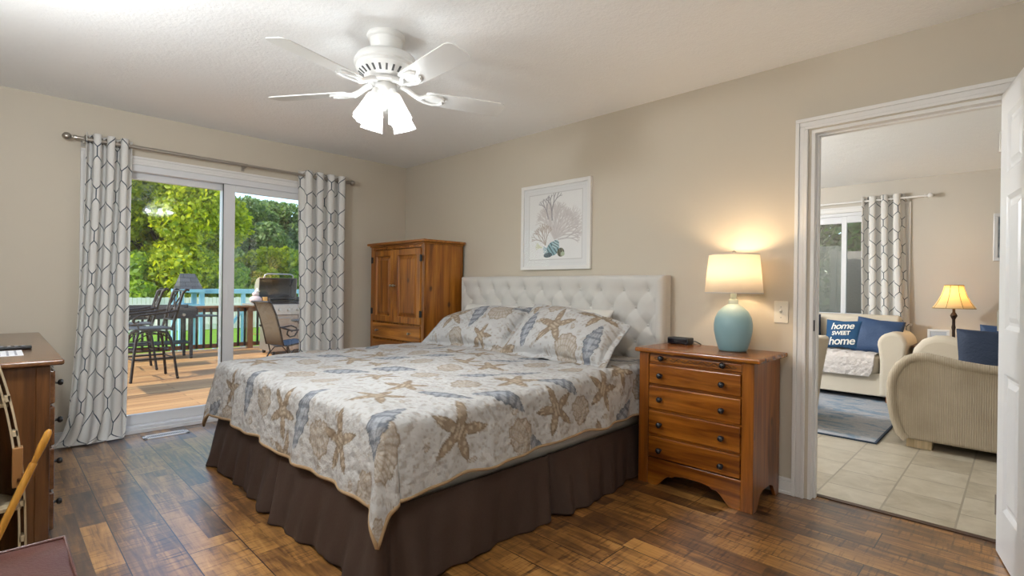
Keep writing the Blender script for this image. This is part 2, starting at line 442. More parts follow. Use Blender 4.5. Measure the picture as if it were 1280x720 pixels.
# --- casing of the doorway, profiled in three steps
m = MB(); yb = YB
for (a, b, t) in ((0, .020, .020), (.020, .045, .013), (.045, .062, .017)):
    m.box(-.912+a, -.912+b, yb-t, yb, 0, 2.108-b); m.box(.032-b, .032-a, yb-t, yb, 0, 2.108-b)
    m.box(-.912+a, .032-a, yb-t, yb, 2.108-b, 2.108-a)
trim = struct(m.build('trim_1', M['white'], bevel=.003))
m = MB(); m.box(-.835, -.817, yb-.002, yb+.116, 0, 2.022); m.box(-.063, -.045, yb-.002, yb+.116, 0, 2.022); m.box(-.835, -.045, yb-.002, yb+.116, 2.022, 2.04)
m.box(-.817, -.806, yb+.04, yb+.075, 0, 2.011); m.box(-.817, -.063, yb+.04, yb+.075, 2.011, 2.022)
m.build('door_jamb', M['white'], trim, bevel=.002)
MB().box(-.8175, -.8155, yb+.008, yb+.034, .93, .99).build('strike_plate', M['dark_metal'], trim)

# --- six panel door leaf, standing open into the room
def door_leaf():
    L = bpy.data.objects.new('door_2', None); C.objects.link(L); ORG[L.name] = (0, 0, 0); struct(L)
    W_, Hh, T = .75, 2.025, .035
    m = MB(); xs = [0, .105, .335, .415, .645, W_]; zs = [0, .21, .80, .99, 1.56, 1.66, 1.915, Hh]
    for i in (0, 2, 4): m.box(xs[i], xs[i+1], -T/2, T/2, 0, Hh)
    for j in (0, 2, 4, 6):
        for i in (1, 3): m.box(xs[i], xs[i+1], -T/2, T/2, zs[j], zs[j+1])
    m.build('leaf_frame', M['doorwhite'], L)
    for j in (1, 3, 5):
        for i in (1, 3):
            x0, x1, z0, z1 = xs[i], xs[i+1], zs[j], zs[j+1]; p = MB(); 
            for sg in (-1, 1):
                rings = [(0, T/2), (.008, T/2-.004), (.018, T/2-.010), (.030, T/2-.010), (.052, T/2-.002)]
                vs = []
                for (e, d) in rings: vs += [(x0+e, sg*d, z0+e), (x1-e, sg*d, z0+e), (x1-e, sg*d, z1-e), (x0+e, sg*d, z1-e)]
                fs = [(4*k+a, 4*k+(a+1) % 4, 4*k+4+(a+1) % 4, 4*k+4+a) for k in range(4) for a in range(4)]+[(16, 17, 18, 19)]
                p.add(vs, fs)
            p.build('panel', M['doorwhite'], L)
    for z in (.2, 1.02, 1.82): MB().cyl((-.006, -.016, z-.045), (-.006, -.016, z+.045), .006).build('hinge', M['nickel'], L)
    for sg in (-1, 1):
        k = MB(); k.lathe([(0, 0), (.03, 0), (.03, .006), (.012, .01), (.011, .03), (.026, .034), (.028, .042), (.018, .049), (0, .05)], (W_-.05, 0, .93), 20, 'y')
        if sg < 0: k.v = [(x, -y, z) for x, y, z in k.v]
        k.v = [(x, y+sg*T/2, z) for x, y, z in k.v]
        k.build('door_knob', M['nickel'], L, smooth=40)
    L.location = (-.055, 3.163, .008); L.rotation_euler = (0, 0, math.atan2(-.979, .20))
door_leaf()

# --- sliding patio door in the left wall
def patio_door():
    D = bpy.data.objects.new('door_1', None); C.objects.link(D); D.location = (XL, 1.43, 0); ORG[D.name] = (XL, 1.43, 0); struct(D)
    y0, y1, ym0, ym1 = .505, 2.365, 1.379, 1.473
    m = MB(); xo, xi = XL-.125, XL+.004
    m.box(xo, xi, y0, y0+.045, .05, 2.0); m.box(xo, xi, y1-.045, y1, .05, 2.0); m.box(xo, xi, y0, y1, 2.0, 2.055)
    m.box(xo, xi, y0, y1, .028, .05); m.box(xo, xi+.02, y0-.03, y1+.03, 0, .028)
    m.build('door_frame', M['vinyl'], D, bevel=.003)
    def panel(xa, xb, a, b, sl, sr, zb, zt):
        q = MB(); q.box(xa, xb, a, a+sl, .05, 2.0); q.box(xa, xb, b-sr, b, .05, 2.0); q.box(xa, xb, a+sl, b-sr, .05, zb); q.box(xa, xb, a+sl, b-sr, zt, 2.0)
        o = q.build('sliding_panel', M['vinyl'], D, bevel=.003)
        xm = (xa+xb)/2; MB().box(xm-.003, xm+.003, a+sl-.005, b-sr+.005, zb-.005, zt+.005).build('glass', M['glass'], o)
        return o
    panel(XL-.105, XL-.068, y0+.045, ym1-.01, .07, .085, .128, 1.95)
    p = panel(XL-.058, XL-.018, ym0, y1-.045, .094, .07, .14, 1.945)
    MB().box(XL-.018, XL-.012, ym0+.035, ym0+.055, .95, 1.15).build('door_handle', M['vinyl'], p, bevel=.004)
    MB().box(XL-.035, XL-.015, ym0-.001, ym0+.004, .05, 2.0).build('weather_strip', M['dark_metal'], D)
patio_door()
m = MB()
for (a, b, t) in ((0, .018, .019), (.018, .044, .014), (.044, .062, .016)):
    m.box(XL, XL+t, .443+a, .443+b, .03, 2.112-b); m.box(XL, XL+t, 2.427-b, 2.427-a, .03, 2.112-b); m.box(XL, XL+t, .443+a, 2.427-a, 2.112-b, 2.112-a)
struct(m.build('trim_2', M['white'], bevel=.003))

# --- curtain rods and curtains
def rod(name, p0, p1, off, mat, label, group=None, r=.0135, brackets=(.02, .5, .98)):
    T = thing(name, p0, label, 'curtain rod', group); p0, p1 = Vector(p0), Vector(p1); d = (p1-p0).normalized()
    MB().cyl(p0, p0.lerp(p1, .55), r).build('pole', mat, T, smooth=40)
    MB().cyl(p0.lerp(p1, .5), p1, r*.82).build('inner_pole', mat, T, smooth=40)
    for e, s in ((p0, -1), (p1, 1)):
        k = MB(); k.cyl(e, e+d*s*.018, r*1.35, r*1.2); k.cyl(e+d*s*.018, e+d*s*.03, r*.8); k.ball(e+d*s*.055, .027)
        k.build('finial', mat, T, smooth=50)
    off = Vector(off)
    for q in brackets:
        c = p0.lerp(p1, q); b = MB(); b.tube([c-Vector((0, 0, .016)), c+off*.6-Vector((0, 0, .012)), c+off], .006)
        b.tube([c+Vector((0, 0, .0135))-off.normalized()*.014, c-off.normalized()*.0175, c-Vector((0, 0, .016)), c+off.normalized()*.0175], .003, 6)
        b.obox(c+off*.985-Vector((0, 0, .01)), d*.012, off*.02, (0, 0, .028)); b.build('bracket', mat, T, smooth=40)
    return T
def curtain(name, along, base, off, label, a_top, a_bot, ztop, zbot, folds, width, amp, phase=0, puddle=None, rodz=2.162, group=None):
    """cloth hanging below a rod. along: unit axis along the rod, off: unit axis away from the wall, base: point with a=0"""
    nu, nv = 140, 90; al, of = np.array(along), np.array(off); b = np.array(base)
    u = np.linspace(0, 1, nu); v = np.linspace(0, 1, nv); U, V = np.meshgrid(u, v)
    z = ztop+(zbot-ztop)*V
    k = V**1.5
    a0 = a_top[0]+(a_bot[0]-a_top[0])*k; a1 = a_top[1]+(a_bot[1]-a_top[1])*k
    ph = 2*PI*folds*U+phase
    sway = .012*np.sin(3.1*V+U*5)*V
    A = a0+(a1-a0)*(U+.030*np.sin(2*ph)*(1-.4*V))+sway
    wv = amp*(1-.25*V)*np.cos(ph)+.012*np.sin(7*U+4*V)*V
    if puddle is not None:
        q = np.clip((V-.90)/.10, 0, 1)
        z = np.where(V > .90, (ztop+(zbot-ztop)*.90)*(1-np.sin(q*PI/2))+.012+.006*np.cos(ph), z)
        wv = wv+q**1.6*puddle[0]; A = A+q**1.5*(puddle[1]*(1-U)**1.0)+q**2*.02*np.sin(ph*1.3)
    P = b[None, None, :]+A[..., None]*al+wv[..., None]*of; P[..., 2] = z
    uv = np.stack([U*width+.05, (1-V)*(ztop-zbot)], -1)
    o = fast_grid(name, P, M['curtain'], None, tuple(b+al*a_top[0]), uv=uv)
    tag(o, label, 'curtain', group)
    md = o.modifiers.new('solid', 'SOLIDIFY'); md.thickness = .0025
    n = int(folds*2)
    for i in range(n):
        uu = (i*PI+PI/2-phase)/(2*PI*folds)
        if not 0.02 < uu < .98: continue
        c = b+al*(a_top[0]+(a_top[1]-a_top[0])*uu); c[2] = rodz
        g = MB(); nrm = Vector(al)*.75+Vector(of)*(.66*(-1)**i); nrm.normalize(); e1 = Vector((0, 0, 1)); e2 = nrm.cross(e1)
        g.tube([Vector(c)+(e1*math.cos(t)+e2*math.sin(t))*.024 for t in np.linspace(0, 2*PI, 24, endpoint=False)], .0045, 8, closed=True)
        g.build('grommet', M['nickel'], o, smooth=60)
    return o
RX = XL+.09
rod('curtain_rod', (RX, .415, 2.162), (RX, 2.45, 2.162), (-.088, 0, 0), M['nickel'], 'brushed nickel curtain rod with ball finials above the sliding patio door', brackets=(.02, .545, .985))
curtain('curtain', (0, 1, 0), (RX, 0, 0), (1, 0, 0), 'trellis curtain by the dresser, its hem puddled on the floor', (.455, .73), (.36, .70), 2.205, 0.0, 3.5, .66, .042, .6, (.05, -.10))
curtain('curtain', (0, 1, 0), (RX, 0, 0), (1, 0, 0), 'trellis curtain hanging between the patio door glass and the armoire', (1.99, 2.425), (2.01, 2.43), 2.205, 0.012, 4.0, .70, .040, 2.2)

# --- floor vent
V_ = thing('floor_vent', (-4.605, .945, 0), 'small white slotted floor register set before the patio door sill', 'vent')
m = MB(); a, b, c, d = -4.66, -4.55, .795, 1.09
m.box(a, a+.028, c, d, 0, .006); m.box(b-.028, b, c, d, 0, .006); m.box(a, b, c, c+.025, 0, .006); m.box(a, b, d-.025, d, 0, .006)
m.build('frame', M['white'], V_, bevel=.002)
m = MB()
for i in range(22):
    y = c+.03+i*(d-c-.06)/21; m.box(a+.026, b-.026, y-.0022, y+.0022, .001, .005)
m.build('louvers', M['white'], V_); MB().box(a+.025, b-.025, c+.02, d-.02, .0004, .0012).build('duct_opening', M['black'], V_)

# ------------------------------------------------------------------ bed
BX0, BX1, BY0, BY1 = -3.665, -1.72, 1.075, 3.085
bed = thing('bed', ((BX0+BX1)/2, 2.1, 0), 'king bed with tufted cream headboard and brown pleated bed skirt', 'bed')
m = MB(); m.box(BX0+.012, BX1-.012, BY0+.012, BY1, .27, .625); m.build('mattress', M['sheet'], bed, bevel=.05, seg=4, smooth=60)
MB().box(BX0+.03, BX1-.03, BY0+.03, BY1, .10, .268).build('box_spring', M['skirt'], bed, bevel=.02)
# skirt
def skirt():
    path = [Vector((BX0-.005, 3.05)), Vector((BX0-.03, 2.0)), Vector((BX0-.055, 1.055)), Vector((-2.7, 1.03)), Vector((-1.70, 1.035)), Vector((-1.685, 1.95)), Vector((-1.70, 3.05))]
    pts = []
    for p, q in zip(path, path[1:]):
        n = max(2, int((q-p).length/.01)); pts += [p.lerp(q, i/n) for i in range(n)]
    pts.append(path[-1]); N = len(pts); nv = 34
    P = np.zeros((nv, N, 3)); s = 0; ss = []
    for i, p in enumerate(pts):
        if i: s += (p-pts[i-1]).length
        ss.append(s)
    pleats = [1.99, 3.07, 4.06, 4.975]            # box pleats (arc length): foot corner, foot middle, corner, side middle
    for i, p in enumerate(pts):
        t = (pts[min(i+4, N-1)]-pts[max(i-4, 0)]).normalized(); nrm = Vector((t.y, -t.x)); s = ss[i]
        for j in range(nv):
            v = j/(nv-1); rip = .010*math.sin(s*23+1.4*math.sin(s*5))*v+.016*math.sin(s*6.1+v*1.3)*v+.006*math.sin(s*47+v*3)*v
            pl = 0
            for c in pleats:
                dd = (s-c)/(.012+.03*v); pl -= .055*math.exp(-dd*dd)*(.3+.7*v)
                dd = (abs(s-c)-.06-.03*v)/.05; pl += .018*math.exp(-dd*dd)*v
            o = .055*v+rip+pl
            P[j, i] = (p.x+nrm.x*o, p.y+nrm.y*o, .305*(1-v)+.006+.004*math.sin(s*9)*v)
    o = fast_grid('bed_skirt', P, M['skirt'], bed)
    md = o.modifiers.new('solid', 'SOLIDIFY'); md.thickness = .002
skirt()
# tufted headboard
def headboard():
    x0, x1, zb, zt, yf, yk = -3.708, -1.655, .30, 1.245, 3.098, 3.178
    nx, nz = 330, 150; X, Z = np.meshgrid(np.linspace(x0, x1, nx), np.linspace(zb, zt, nz))
    sx, sz, bz, bx = .1895, .1165, 1.143, -1.777
    rows = [(bz-k*sz, bx-(k % 2)*sx/2) for k in range(7)]
    d = np.full(X.shape, 9.); 
    for (z, xo) in rows:
        xx = (X-xo+sx/2) % sx-sx/2
        ok = (X > x0+.03) & (X < x1-.05)
        d = np.minimum(d, np.where(ok, np.hypot(xx, Z-z), 9))
    p = (X-bx)/sx; q = (Z-bz)/(2*sz)
    c1 = np.abs((p+q+.5) % 1-.5)*sx*.75; c2 = np.abs((p-q+.5) % 1-.5)*sx*.75
    cr = np.minimum(c1, c2); up = Z > bz
    cv = np.abs((p+.5) % 1-.5)*sx; cr = np.where(up, cv, cr)
    h = .030*(1-np.exp(-(d/.040)**1.3))-.008*np.exp(-(cr/.011)**1.0)*np.exp(-d/.12)
    e = np.minimum(np.minimum(X-x0, x1-X), zt-Z); h = h+.012*np.exp(-((e-.05)/.04)**2)*.5
    r = np.clip(e/.03, 0, 1); h = h-.03*(1-np.sqrt(1-(1-r)**2))
    P = np.stack([X, yf-h, Z], -1)
    hb = fast_grid('headboard', P, M['linen'], bed, flip=False)
    MB().box(x0, x1, yf, yk, zb, zt).build('headboard_back', M['linen'], bed, bevel=.008)
    for (z, xo) in rows[:4]:
        for k in range(-1, 12):
            x = xo-k*sx
            if x0+.03 < x < x1-.05: 
                b = MB(); b.ball((x, yf-.0035, z), .008, 10, (1, .5, 1)); b.build('button', M['linen'], hb, smooth=180)
    for x in (-3.4, -1.95): MB().box(x-.04, x+.04, 3.11, 3.17, 0, .31).build('leg', M['black'], bed)
headboard()

# ------------------------------------------------------------------ seashell print
def hashn(a, b, s=0.): 
    q = np.sin(a*127.1+b*311.7+s*74.7)*43758.5453; return q-np.floor(q)
BASE = np.array([.46, .447, .438]); STAR = np.array([.235, .165, .10]); STAR2 = np.array([.42, .345, .26])
CONCH = np.array([.145, .158, .185]); CONCH2 = np.array([.28, .292, .318]); TAN = np.array([.39, .32, .245]); TAN2 = np.array([.235, .175, .12])
def put(col, mask, c, a):
    a = np.where(mask, a, 0.)[..., None] if np.isscalar(a) else (np.where(mask, a, 0.))[..., None]
    col[:] = col*(1-a)+c*a
def motif(col, u, v, kind, cx, cy, R, rot):
    x, y = u-cx, v-cy; c, s = math.cos(rot), math.sin(rot); a, b = x*c+y*s, -x*s+y*c; r = np.hypot(a, b)
    if kind == 'star':
        th = np.arctan2(b, a)+.12*np.sin(cx*9)*r/R; t = np.abs((th+PI/5) % (2*PI/5)-PI/5)/(PI/5)
        f = R*(.30+.70*np.clip(1-t*1.28, 0, 1)**1.15); ins = r < f
        dots = (np.sin(a/.0095+2*np.sin(b/.02))*np.sin(b/.0095+2*np.sin(a/.023)))
        put(col, ins, STAR, .88); put(col, ins & (dots > .35), STAR2, .85)
        put(col, ins & (r > f-.009), STAR*.72, .8); put(col, (r >= f) & (r < f+.007) & (hashn(np.floor(a/.006), np.floor(b/.006)) > .45), STAR, .7)
    elif kind == 'conch':
        p = a/R; ww = .34*R*np.clip(1-np.abs(p+.15)/1.0, 0, 1)**.75*(1+.10*np.sin(p*20)); q = b/np.maximum(ww, 1e-4); ins = (np.abs(q) < 1) & (np.abs(p) < .98)
        put(col, ins, CONCH2, .85); put(col, ins & (np.sin(p*21+1.3*q) > .45), CONCH, .85); put(col, ins & (q > .35), CONCH, .45)
        put(col, ins & (np.sin(q*14+p*4) > .75), CONCH*.7, .5); put(col, ins & (np.abs(q) > .86), CONCH*.55, .8)
        put(col, ins & (p < -.0) & (p > -.55) & (np.abs(q-.1) < .32*(1+p)), CONCH2*1.25, .6)
    elif kind == 'scallop':
        th = np.arctan2(b, a); f = R*(.88+.05*np.cos(9*th))*np.where(np.abs(th) > 2.5, .80, 1); ins = r < f
        rr = np.hypot(a+R*.8, b); ta = np.arctan2(b, a+R*.8)
        put(col, ins, TAN, .55); put(col, ins & (np.sin(ta*34) > .55), TAN2, .5); put(col, ins & (np.sin(rr/R*16) > .8), TAN2, .4)
        put(col, ins & (r > f-.008), TAN2, .8)
    else:
        e = np.hypot(a, b*1.7); ins = e < R; put(col, ins, TAN, .5); put(col, ins & (e > R-.005), TAN2, .7); put(col, ins & (np.sin(a/.004) > .6), TAN2, .4)
def shells(u, v, seed, step=.27, first=()):
    rng = random.Random(seed); col = np.broadcast_to(BASE, u.shape+(3,)).copy()
    sp = hashn(np.floor(u/.011), np.floor(v/.011)); put(col, sp > .88, TAN2, .38)
    wob = .5+.5*np.sin(u/.021+3*np.sin(v/.05))*np.sin(v/.019+2*np.sin(u/.06)); put(col, wob > .86, TAN2, .32)
    done = [(f[1], f[2], f[3]) for f in first]
    lst = list(first)
    kinds = ['star', 'conch', 'scallop', 'scallop', 'conch', 'star']
    i = 0; v0, v1, u0, u1 = v.min(), v.max(), u.min(), u.max(); j = 0; y = v0+.02
    while y < v1+.1:
        x = u0+(j % 2)*step*.5+.02; k = j*2
        while x < u1+.1:
            cx, cy = x+rng.uniform(-.03, .03), y+rng.uniform(-.03, .03); kd = kinds[k % 6]; k += 1
            R = {'star': .125, 'conch': .145, 'scallop': .088}[kd]*rng.uniform(.9, 1.1)*step/.27; rt = rng.uniform(0, 6.28) if kd != 'conch' else rng.choice((.5, .7, 2.4, 3.8))+rng.uniform(-.2, .2)
            if all(math.hypot(cx-a, cy-b) > c+R*.6 for a, b, c in done): lst.append((kd, cx, cy, R, rt))
            bx, by = cx+step*.5, cy+rng.uniform(-.04, .04)
            if rng.random() < .7: lst.append(('bit', bx, by, .022*step/.27, rng.uniform(0, 3)))
            x += step
        y += step*.84; j += 1
    lst.sort(key=lambda f: f[0] == 'bit', reverse=True)
    for f in lst:
        m = np.hypot(u-f[1], v-f[2]) < f[3]*1.2
        if not m.any(): continue
        sub = col[m]; motif(sub, u[m], v[m], *f); col[m] = sub
    return col
def quilt():
    W_ = BX1-BX0; oL, oR, oF, Lm = .27, .315, .35, 1.985; st = .0062
    u = np.arange(-oL, W_+oR+st, st); v = np.arange(-oF, Lm+st, st); U, V = np.meshgrid(u, v)
    # wavy hems
    dxr, dxl, dy = np.maximum(0, U-W_), np.maximum(0, -U), np.maximum(0, -V)
    dx = np.maximum(dxr, dxl); sx = np.where(dxr > 0, 1., -1.); r = np.hypot(dx, dy)
    rho = .055; q = rho*PI/2; ang = np.minimum(r, q)/rho
    hang = np.maximum(0, r-q)
    out = rho*np.sin(ang)+.10*hang; drop = rho*(1-np.cos(ang))+hang*.985
    rr = np.maximum(r, 1e-6); ex, ey = sx*dx/rr, -dy/rr
    al = np.where(dx > 0, V, U); side = (dx > 0) & (dy > 0)
    rip = (.013*np.sin(al*15+.7*np.sin(al*6))+.008*np.sin(al*29+1))*np.clip(hang/.2, 0, 1)
    phi = np.arctan2(dy, dx); cf = np.where(side, .030*np.sin(2*phi)*np.clip(hang/.25, 0, 1)+.012*np.sin(phi*8)*np.clip(hang/.25, 0, 1), rip)
    out = out+cf
    px = np.clip(U, 0, W_)+BX0; py = np.clip(V, 0, None)+BY0
    top = .648+.028*np.clip(V/1.6, 0, 1)+.006*np.sin(U*5+V*3)+.004*np.sin(U*13-V*9)+.003*np.sin(V*23)+.006*np.sin(np.clip(U/W_, 0, 1)*PI)
    P = np.stack([px+ex*out, py+ey*out, top-drop], -1)
    first = [('star', W_+.13, .30, .155, .3), ('conch', W_+.03, .60, .16, .75), ('star', W_+.16, .92, .14, .9), ('scallop', W_+.24, .66, .10, 2.0), ('conch', W_+.02, 1.02, .14, .7),
             ('star', W_+.12, 1.33, .13, .2), ('scallop', W_+.20, 1.12, .09, 2.0), ('scallop', W_+.10, -.10, .125, .8), ('star', W_-.26, -.18, .145, .5), ('conch', W_-.02, -.02, .18, 1.9),
             ('conch', W_-.62, -.10, .19, 1.45), ('scallop', W_-.45, -.20, .10, -1.3), ('star', W_-.85, -.15, .14, 1.1), ('scallop', W_-1.10, -.14, .11, -1.4), ('conch', W_-1.32, -.1, .17, 1.5), ('star', W_-1.6, -.16, .13, .3)]
    col = shells(U, V, 3, .275, first)
    o = fast_grid('quilt', P, M['quilt'], None, ((BX0+BX1)/2, 2.0, .65), col=col)
    tag(o, 'white quilt with tan starfish and blue-grey seashells spread over the king bed', 'quilt')
    md = o.modifiers.new('solid', 'SOLIDIFY'); md.thickness = .008; md.offset = 0
    ORG[o.name] = ((BX0+BX1)/2, 2.0, .65)
    edge = [P[i, 0] for i in range(len(v)-1, 0, -6)]+[P[0, i] for i in range(0, len(u)-1, 6)]+[P[i, -1] for i in range(0, len(v), 6)]
    MB().tube(edge, .0085, 6).build('edge_binding', M['binding'], o, smooth=180)
quilt()

# ------------------------------------------------------------------ pillows
def pillow(name, w, h, t, mat, label, cat, loc, rot, flange=0.0, seed=None, group=None, sag=.06, n=(120, 84), step=.24, taper=0, first=()):
    nu, nv = n; u = np.linspace(-1, 1, nu); v = np.linspace(-1, 1, nv); U, V = np.meshgrid(u, v)
    fu, fv = 1-flange/(w/2), 1-flange/(h/2)
    cu, cv = np.clip(np.abs(U)/fu, 0, 1), np.clip(np.abs(V)/fv, 0, 1)
    th = t/2*np.sqrt(np.clip(1-cu**2.6, 0, 1))**.9*np.sqrt(np.clip(1-cv**2.6, 0, 1))**.9
    th = th*(1+.07*np.sin(U*5+1+seed_(name, label))*np.cos(V*4))+.002
    X = U*w/2*(1-sag*(1-np.abs(V))*np.abs(U)**3*.9); Y = V*h/2*(1-sag*1.5*(1-np.abs(U))*np.abs(V)**3)
    if taper: Y = -h/2+(Y+h/2)*(1-abs(taper)*np.clip(U*np.sign(taper)*.75+.25, 0, 1)**1.6)
    if flange: Z0 = .006*np.sin(U*17+V*3)*np.maximum(cu, cv)**8
    else: Z0 = 0*U
    front = np.stack([X, Y, th+Z0], -1); back = np.stack([X, Y, -th*.8+Z0-.003], -1)
    P = np.concatenate([front, back[::-1]], 0)
    col = None
    if seed is not None:
        c = shells(X, Y, seed, step, first); col = np.concatenate([c, np.broadcast_to(BASE, c.shape)[::-1]], 0)
    o = fast_grid(name, P, mat, None, (0, 0, 0), col=col)
    tag(o, label, cat, group); o.location = loc; o.rotation_euler = rot
    return o
def seed_(a, b): return sum(map(ord, a+b)) % 7
L40 = math.radians(40)
pillow('pillow', .80, .38, .16, M['sheet'], 'plain white pillow behind the starfish sham nearer the nightstand', 'pillow', (-2.40, 2.93, .838), (math.radians(58), 0, -.02))
pillow('pillow', .80, .38, .16, M['sheet'], 'plain white pillow behind the starfish sham nearer the armoire', 'pillow', (-3.13, 2.92, .835), (math.radians(58), 0, .03))
pillow('pillow_sham', .95, .53, .23, M['quilt'], 'seashell pillow sham leaning nearer the nightstand', 'pillow', (-2.205, 2.745, .845), (math.radians(43), 0, -.03), .045, 11, step=.30, first=[('conch', -.24, -.04, .16, 1.62), ('star', -.01, -.03, .165, .35), ('scallop', .16, -.18, .10, 1.5), ('star', .27, .13, .155, .9), ('conch', .335, -.10, .15, 1.5), ('scallop', -.10, .17, .095, 2.3), ('star', -.33, .17, .12, .2)], taper=.30, sag=.08, n=(170, 110))
pillow('pillow_sham', .95, .52, .22, M['quilt'], 'seashell pillow sham lying nearer the armoire', 'pillow', (-3.13, 2.76, .835), (math.radians(40), 0, .05), .045, 23, step=.29, first=[('star', -.17, .0, .15, .5), ('conch', .06, .04, .18, -1.5), ('scallop', .25, .09, .11, -1.2), ('scallop', -.05, -.19, .08, 1.4), ('scallop', -.31, .09, .09, 2.2), ('star', .22, -.16, .10, .2), ('conch', -.36, -.08, .13, 1.2)], taper=-.42, sag=.08, n=(170, 110))
# ------------------------------------------------------------------ case furniture
def knob(loc, parent, mat, axis='y', sgn=-1, r=.016, l=.03):
    prof = [(0, l+.004), (r*.7, l+.002), (r, l-.006), (r*.85, l-.014), (r*.4, l-.018), (r*.38, .004), (r*.62, 0)]
    k = MB(); k.lathe(prof, (0, 0, 0), 16, axis)
    k.v = [((x if axis != 'x' else x*sgn)+loc[0], (y if axis != 'y' else y*sgn)+loc[1], z+loc[2]) for x, y, z in k.v]
    return k.build('knob', mat, parent, smooth=50)
def raised_panel(parent, x0, x1, z0, z1, y, mat, name='raised_panel'):
    rings = [(0, 0), (.006, .008), (.012, .008), (.038, -.004), (.040, -.006)]; vs = []
    for e, d in rings: vs += [(x0+e, y+d, z0+e), (x1-e, y+d, z0+e), (x1-e, y+d, z1-e), (x0+e, y+d, z1-e)]
    fs = [(4*k+a, 4*k+(a+1) % 4, 4*k+4+(a+1) % 4, 4*k+4+a) for k in range(4) for a in range(4)]+[(16, 17, 18, 19)]
    return MB().add(vs, fs).build(name, mat, parent)
def armoire():
    T = thing('armoire', (-4.235, 2.94, 0), 'tall honey pine armoire in the corner, two panelled doors above drawers', 'armoire')
    x0, x1, y0, y1 = -4.700, -3.785, 2.725, 3.160
    m = MB(); m.box(x0, x0+.022, y0, y1, 0, 1.535); m.box(x1-.022, x1, y0, y1, 0, 1.535); m.box(x0, x1, y1-.012, y1, .02, 1.535)
    for z in (.08, .44, .625, .79, 1.50): m.box(x0+.02, x1-.02, y0+.01, y1-.01, z-.01, z+.008)
    m.box(x0+.022, x1-.022, y0+.02, y1, .09, 1.5)
    m.build('carcass', M['pine'], T, bevel=.003)
    for a in (x0, x1-.045): MB().box(a, a+.045, y0-.012, y0+.01, 0, 1.535).build('stile', M['pine'], T, bevel=.003)
    MB().box(x0-.03, x1+.03, y0-.045, y1+.01, 1.549, 1.574).build('top', M['pine_h'], T, bevel=.008, seg=3)
    m = MB(); m.box(x0-.008, x1+.008, y0-.024, y1+.004, 1.535, 1.549); m.build('cornice_molding', M['pine_h'], T, bevel=.004)
    fz = MB().box(x0+.045, x1-.045, y0-.010, y0+.01, 1.503, 1.535).build('carved_frieze', M['pine_h'], T)
    m = MB(); n = 22
    for i in range(n):
        xa = x0+.05+(x1-x0-.10)*i/n; xb = x0+.05+(x1-x0-.10)*(i+1)/n
        m.prism([(xa, 1.507), (xb, 1.507), ((xa+xb)/2, 1.520)], 'y', y0-.018, y0-.008); m.prism([(xa, 1.531), ((xa+xb)/2, 1.524), (xb, 1.531)], 'y', y0-.018, y0-.008)
    m.build('zigzag_carving', M['pine'], fz)
    xm = -4.2645
    for (a, b, hx) in ((x0+.047, xm-.002, x0+.04), (xm+.002, x1-.047, x1-.04)):
        m = MB(); zl, zh, f = .803, 1.497, .058; ya, yc = y0-.022, y0-.002
        m.box(a, a+f, ya, yc, zl, zh); m.box(b-f, b, ya, yc, zl, zh); m.box(a+f, b-f, ya, yc, zl, zl+f); m.box(a+f, b-f, ya, yc, zh-f, zh)
        d = m.build('door', M['pine'], T, bevel=.004)
        raised_panel(d, a+f, b-f, zl+f, zh-f, y0-.013, M['pine'])
        knob((b-.022 if b < xm+.01 else a+.022, y0-.022, 1.155), d, M['nickel'], r=.013)
        for z in (.90, 1.405):
            h = MB(); s = 1 if hx > xm else -1
            h.box(hx-.019, hx+.019, y0-.0245, y0-.021, z-.028, z+.028); h.cyl((hx, y0-.027, z-.032), (hx, y0-.027, z+.032), .005, n=10)
            h.build('hinge', M['dark_metal'], d)
    for (zl, zh) in ((.642, .785), (.452, .622), (.10, .435)):
        d = MB().box(x0+.05, x1-.05, y0-.020, y0, zl, zh).build('drawer', M['pine_h'], T, bevel=.005)
        for x in (-4.545, -3.985): knob((x, y0-.02, (zl+zh)/2), d, M['nickel'], r=.013)
    m = MB(); m.prism([(x0, 0), (x0+.12, 0), (x0+.18, .05), (x1-.18, .05), (x1-.12, 0), (x1, 0), (x1, .09), (x0, .09)], 'y', y0-.014, y0+.008); m.build('plinth_apron', M['pine_h'], T, bevel=.003)
armoire()

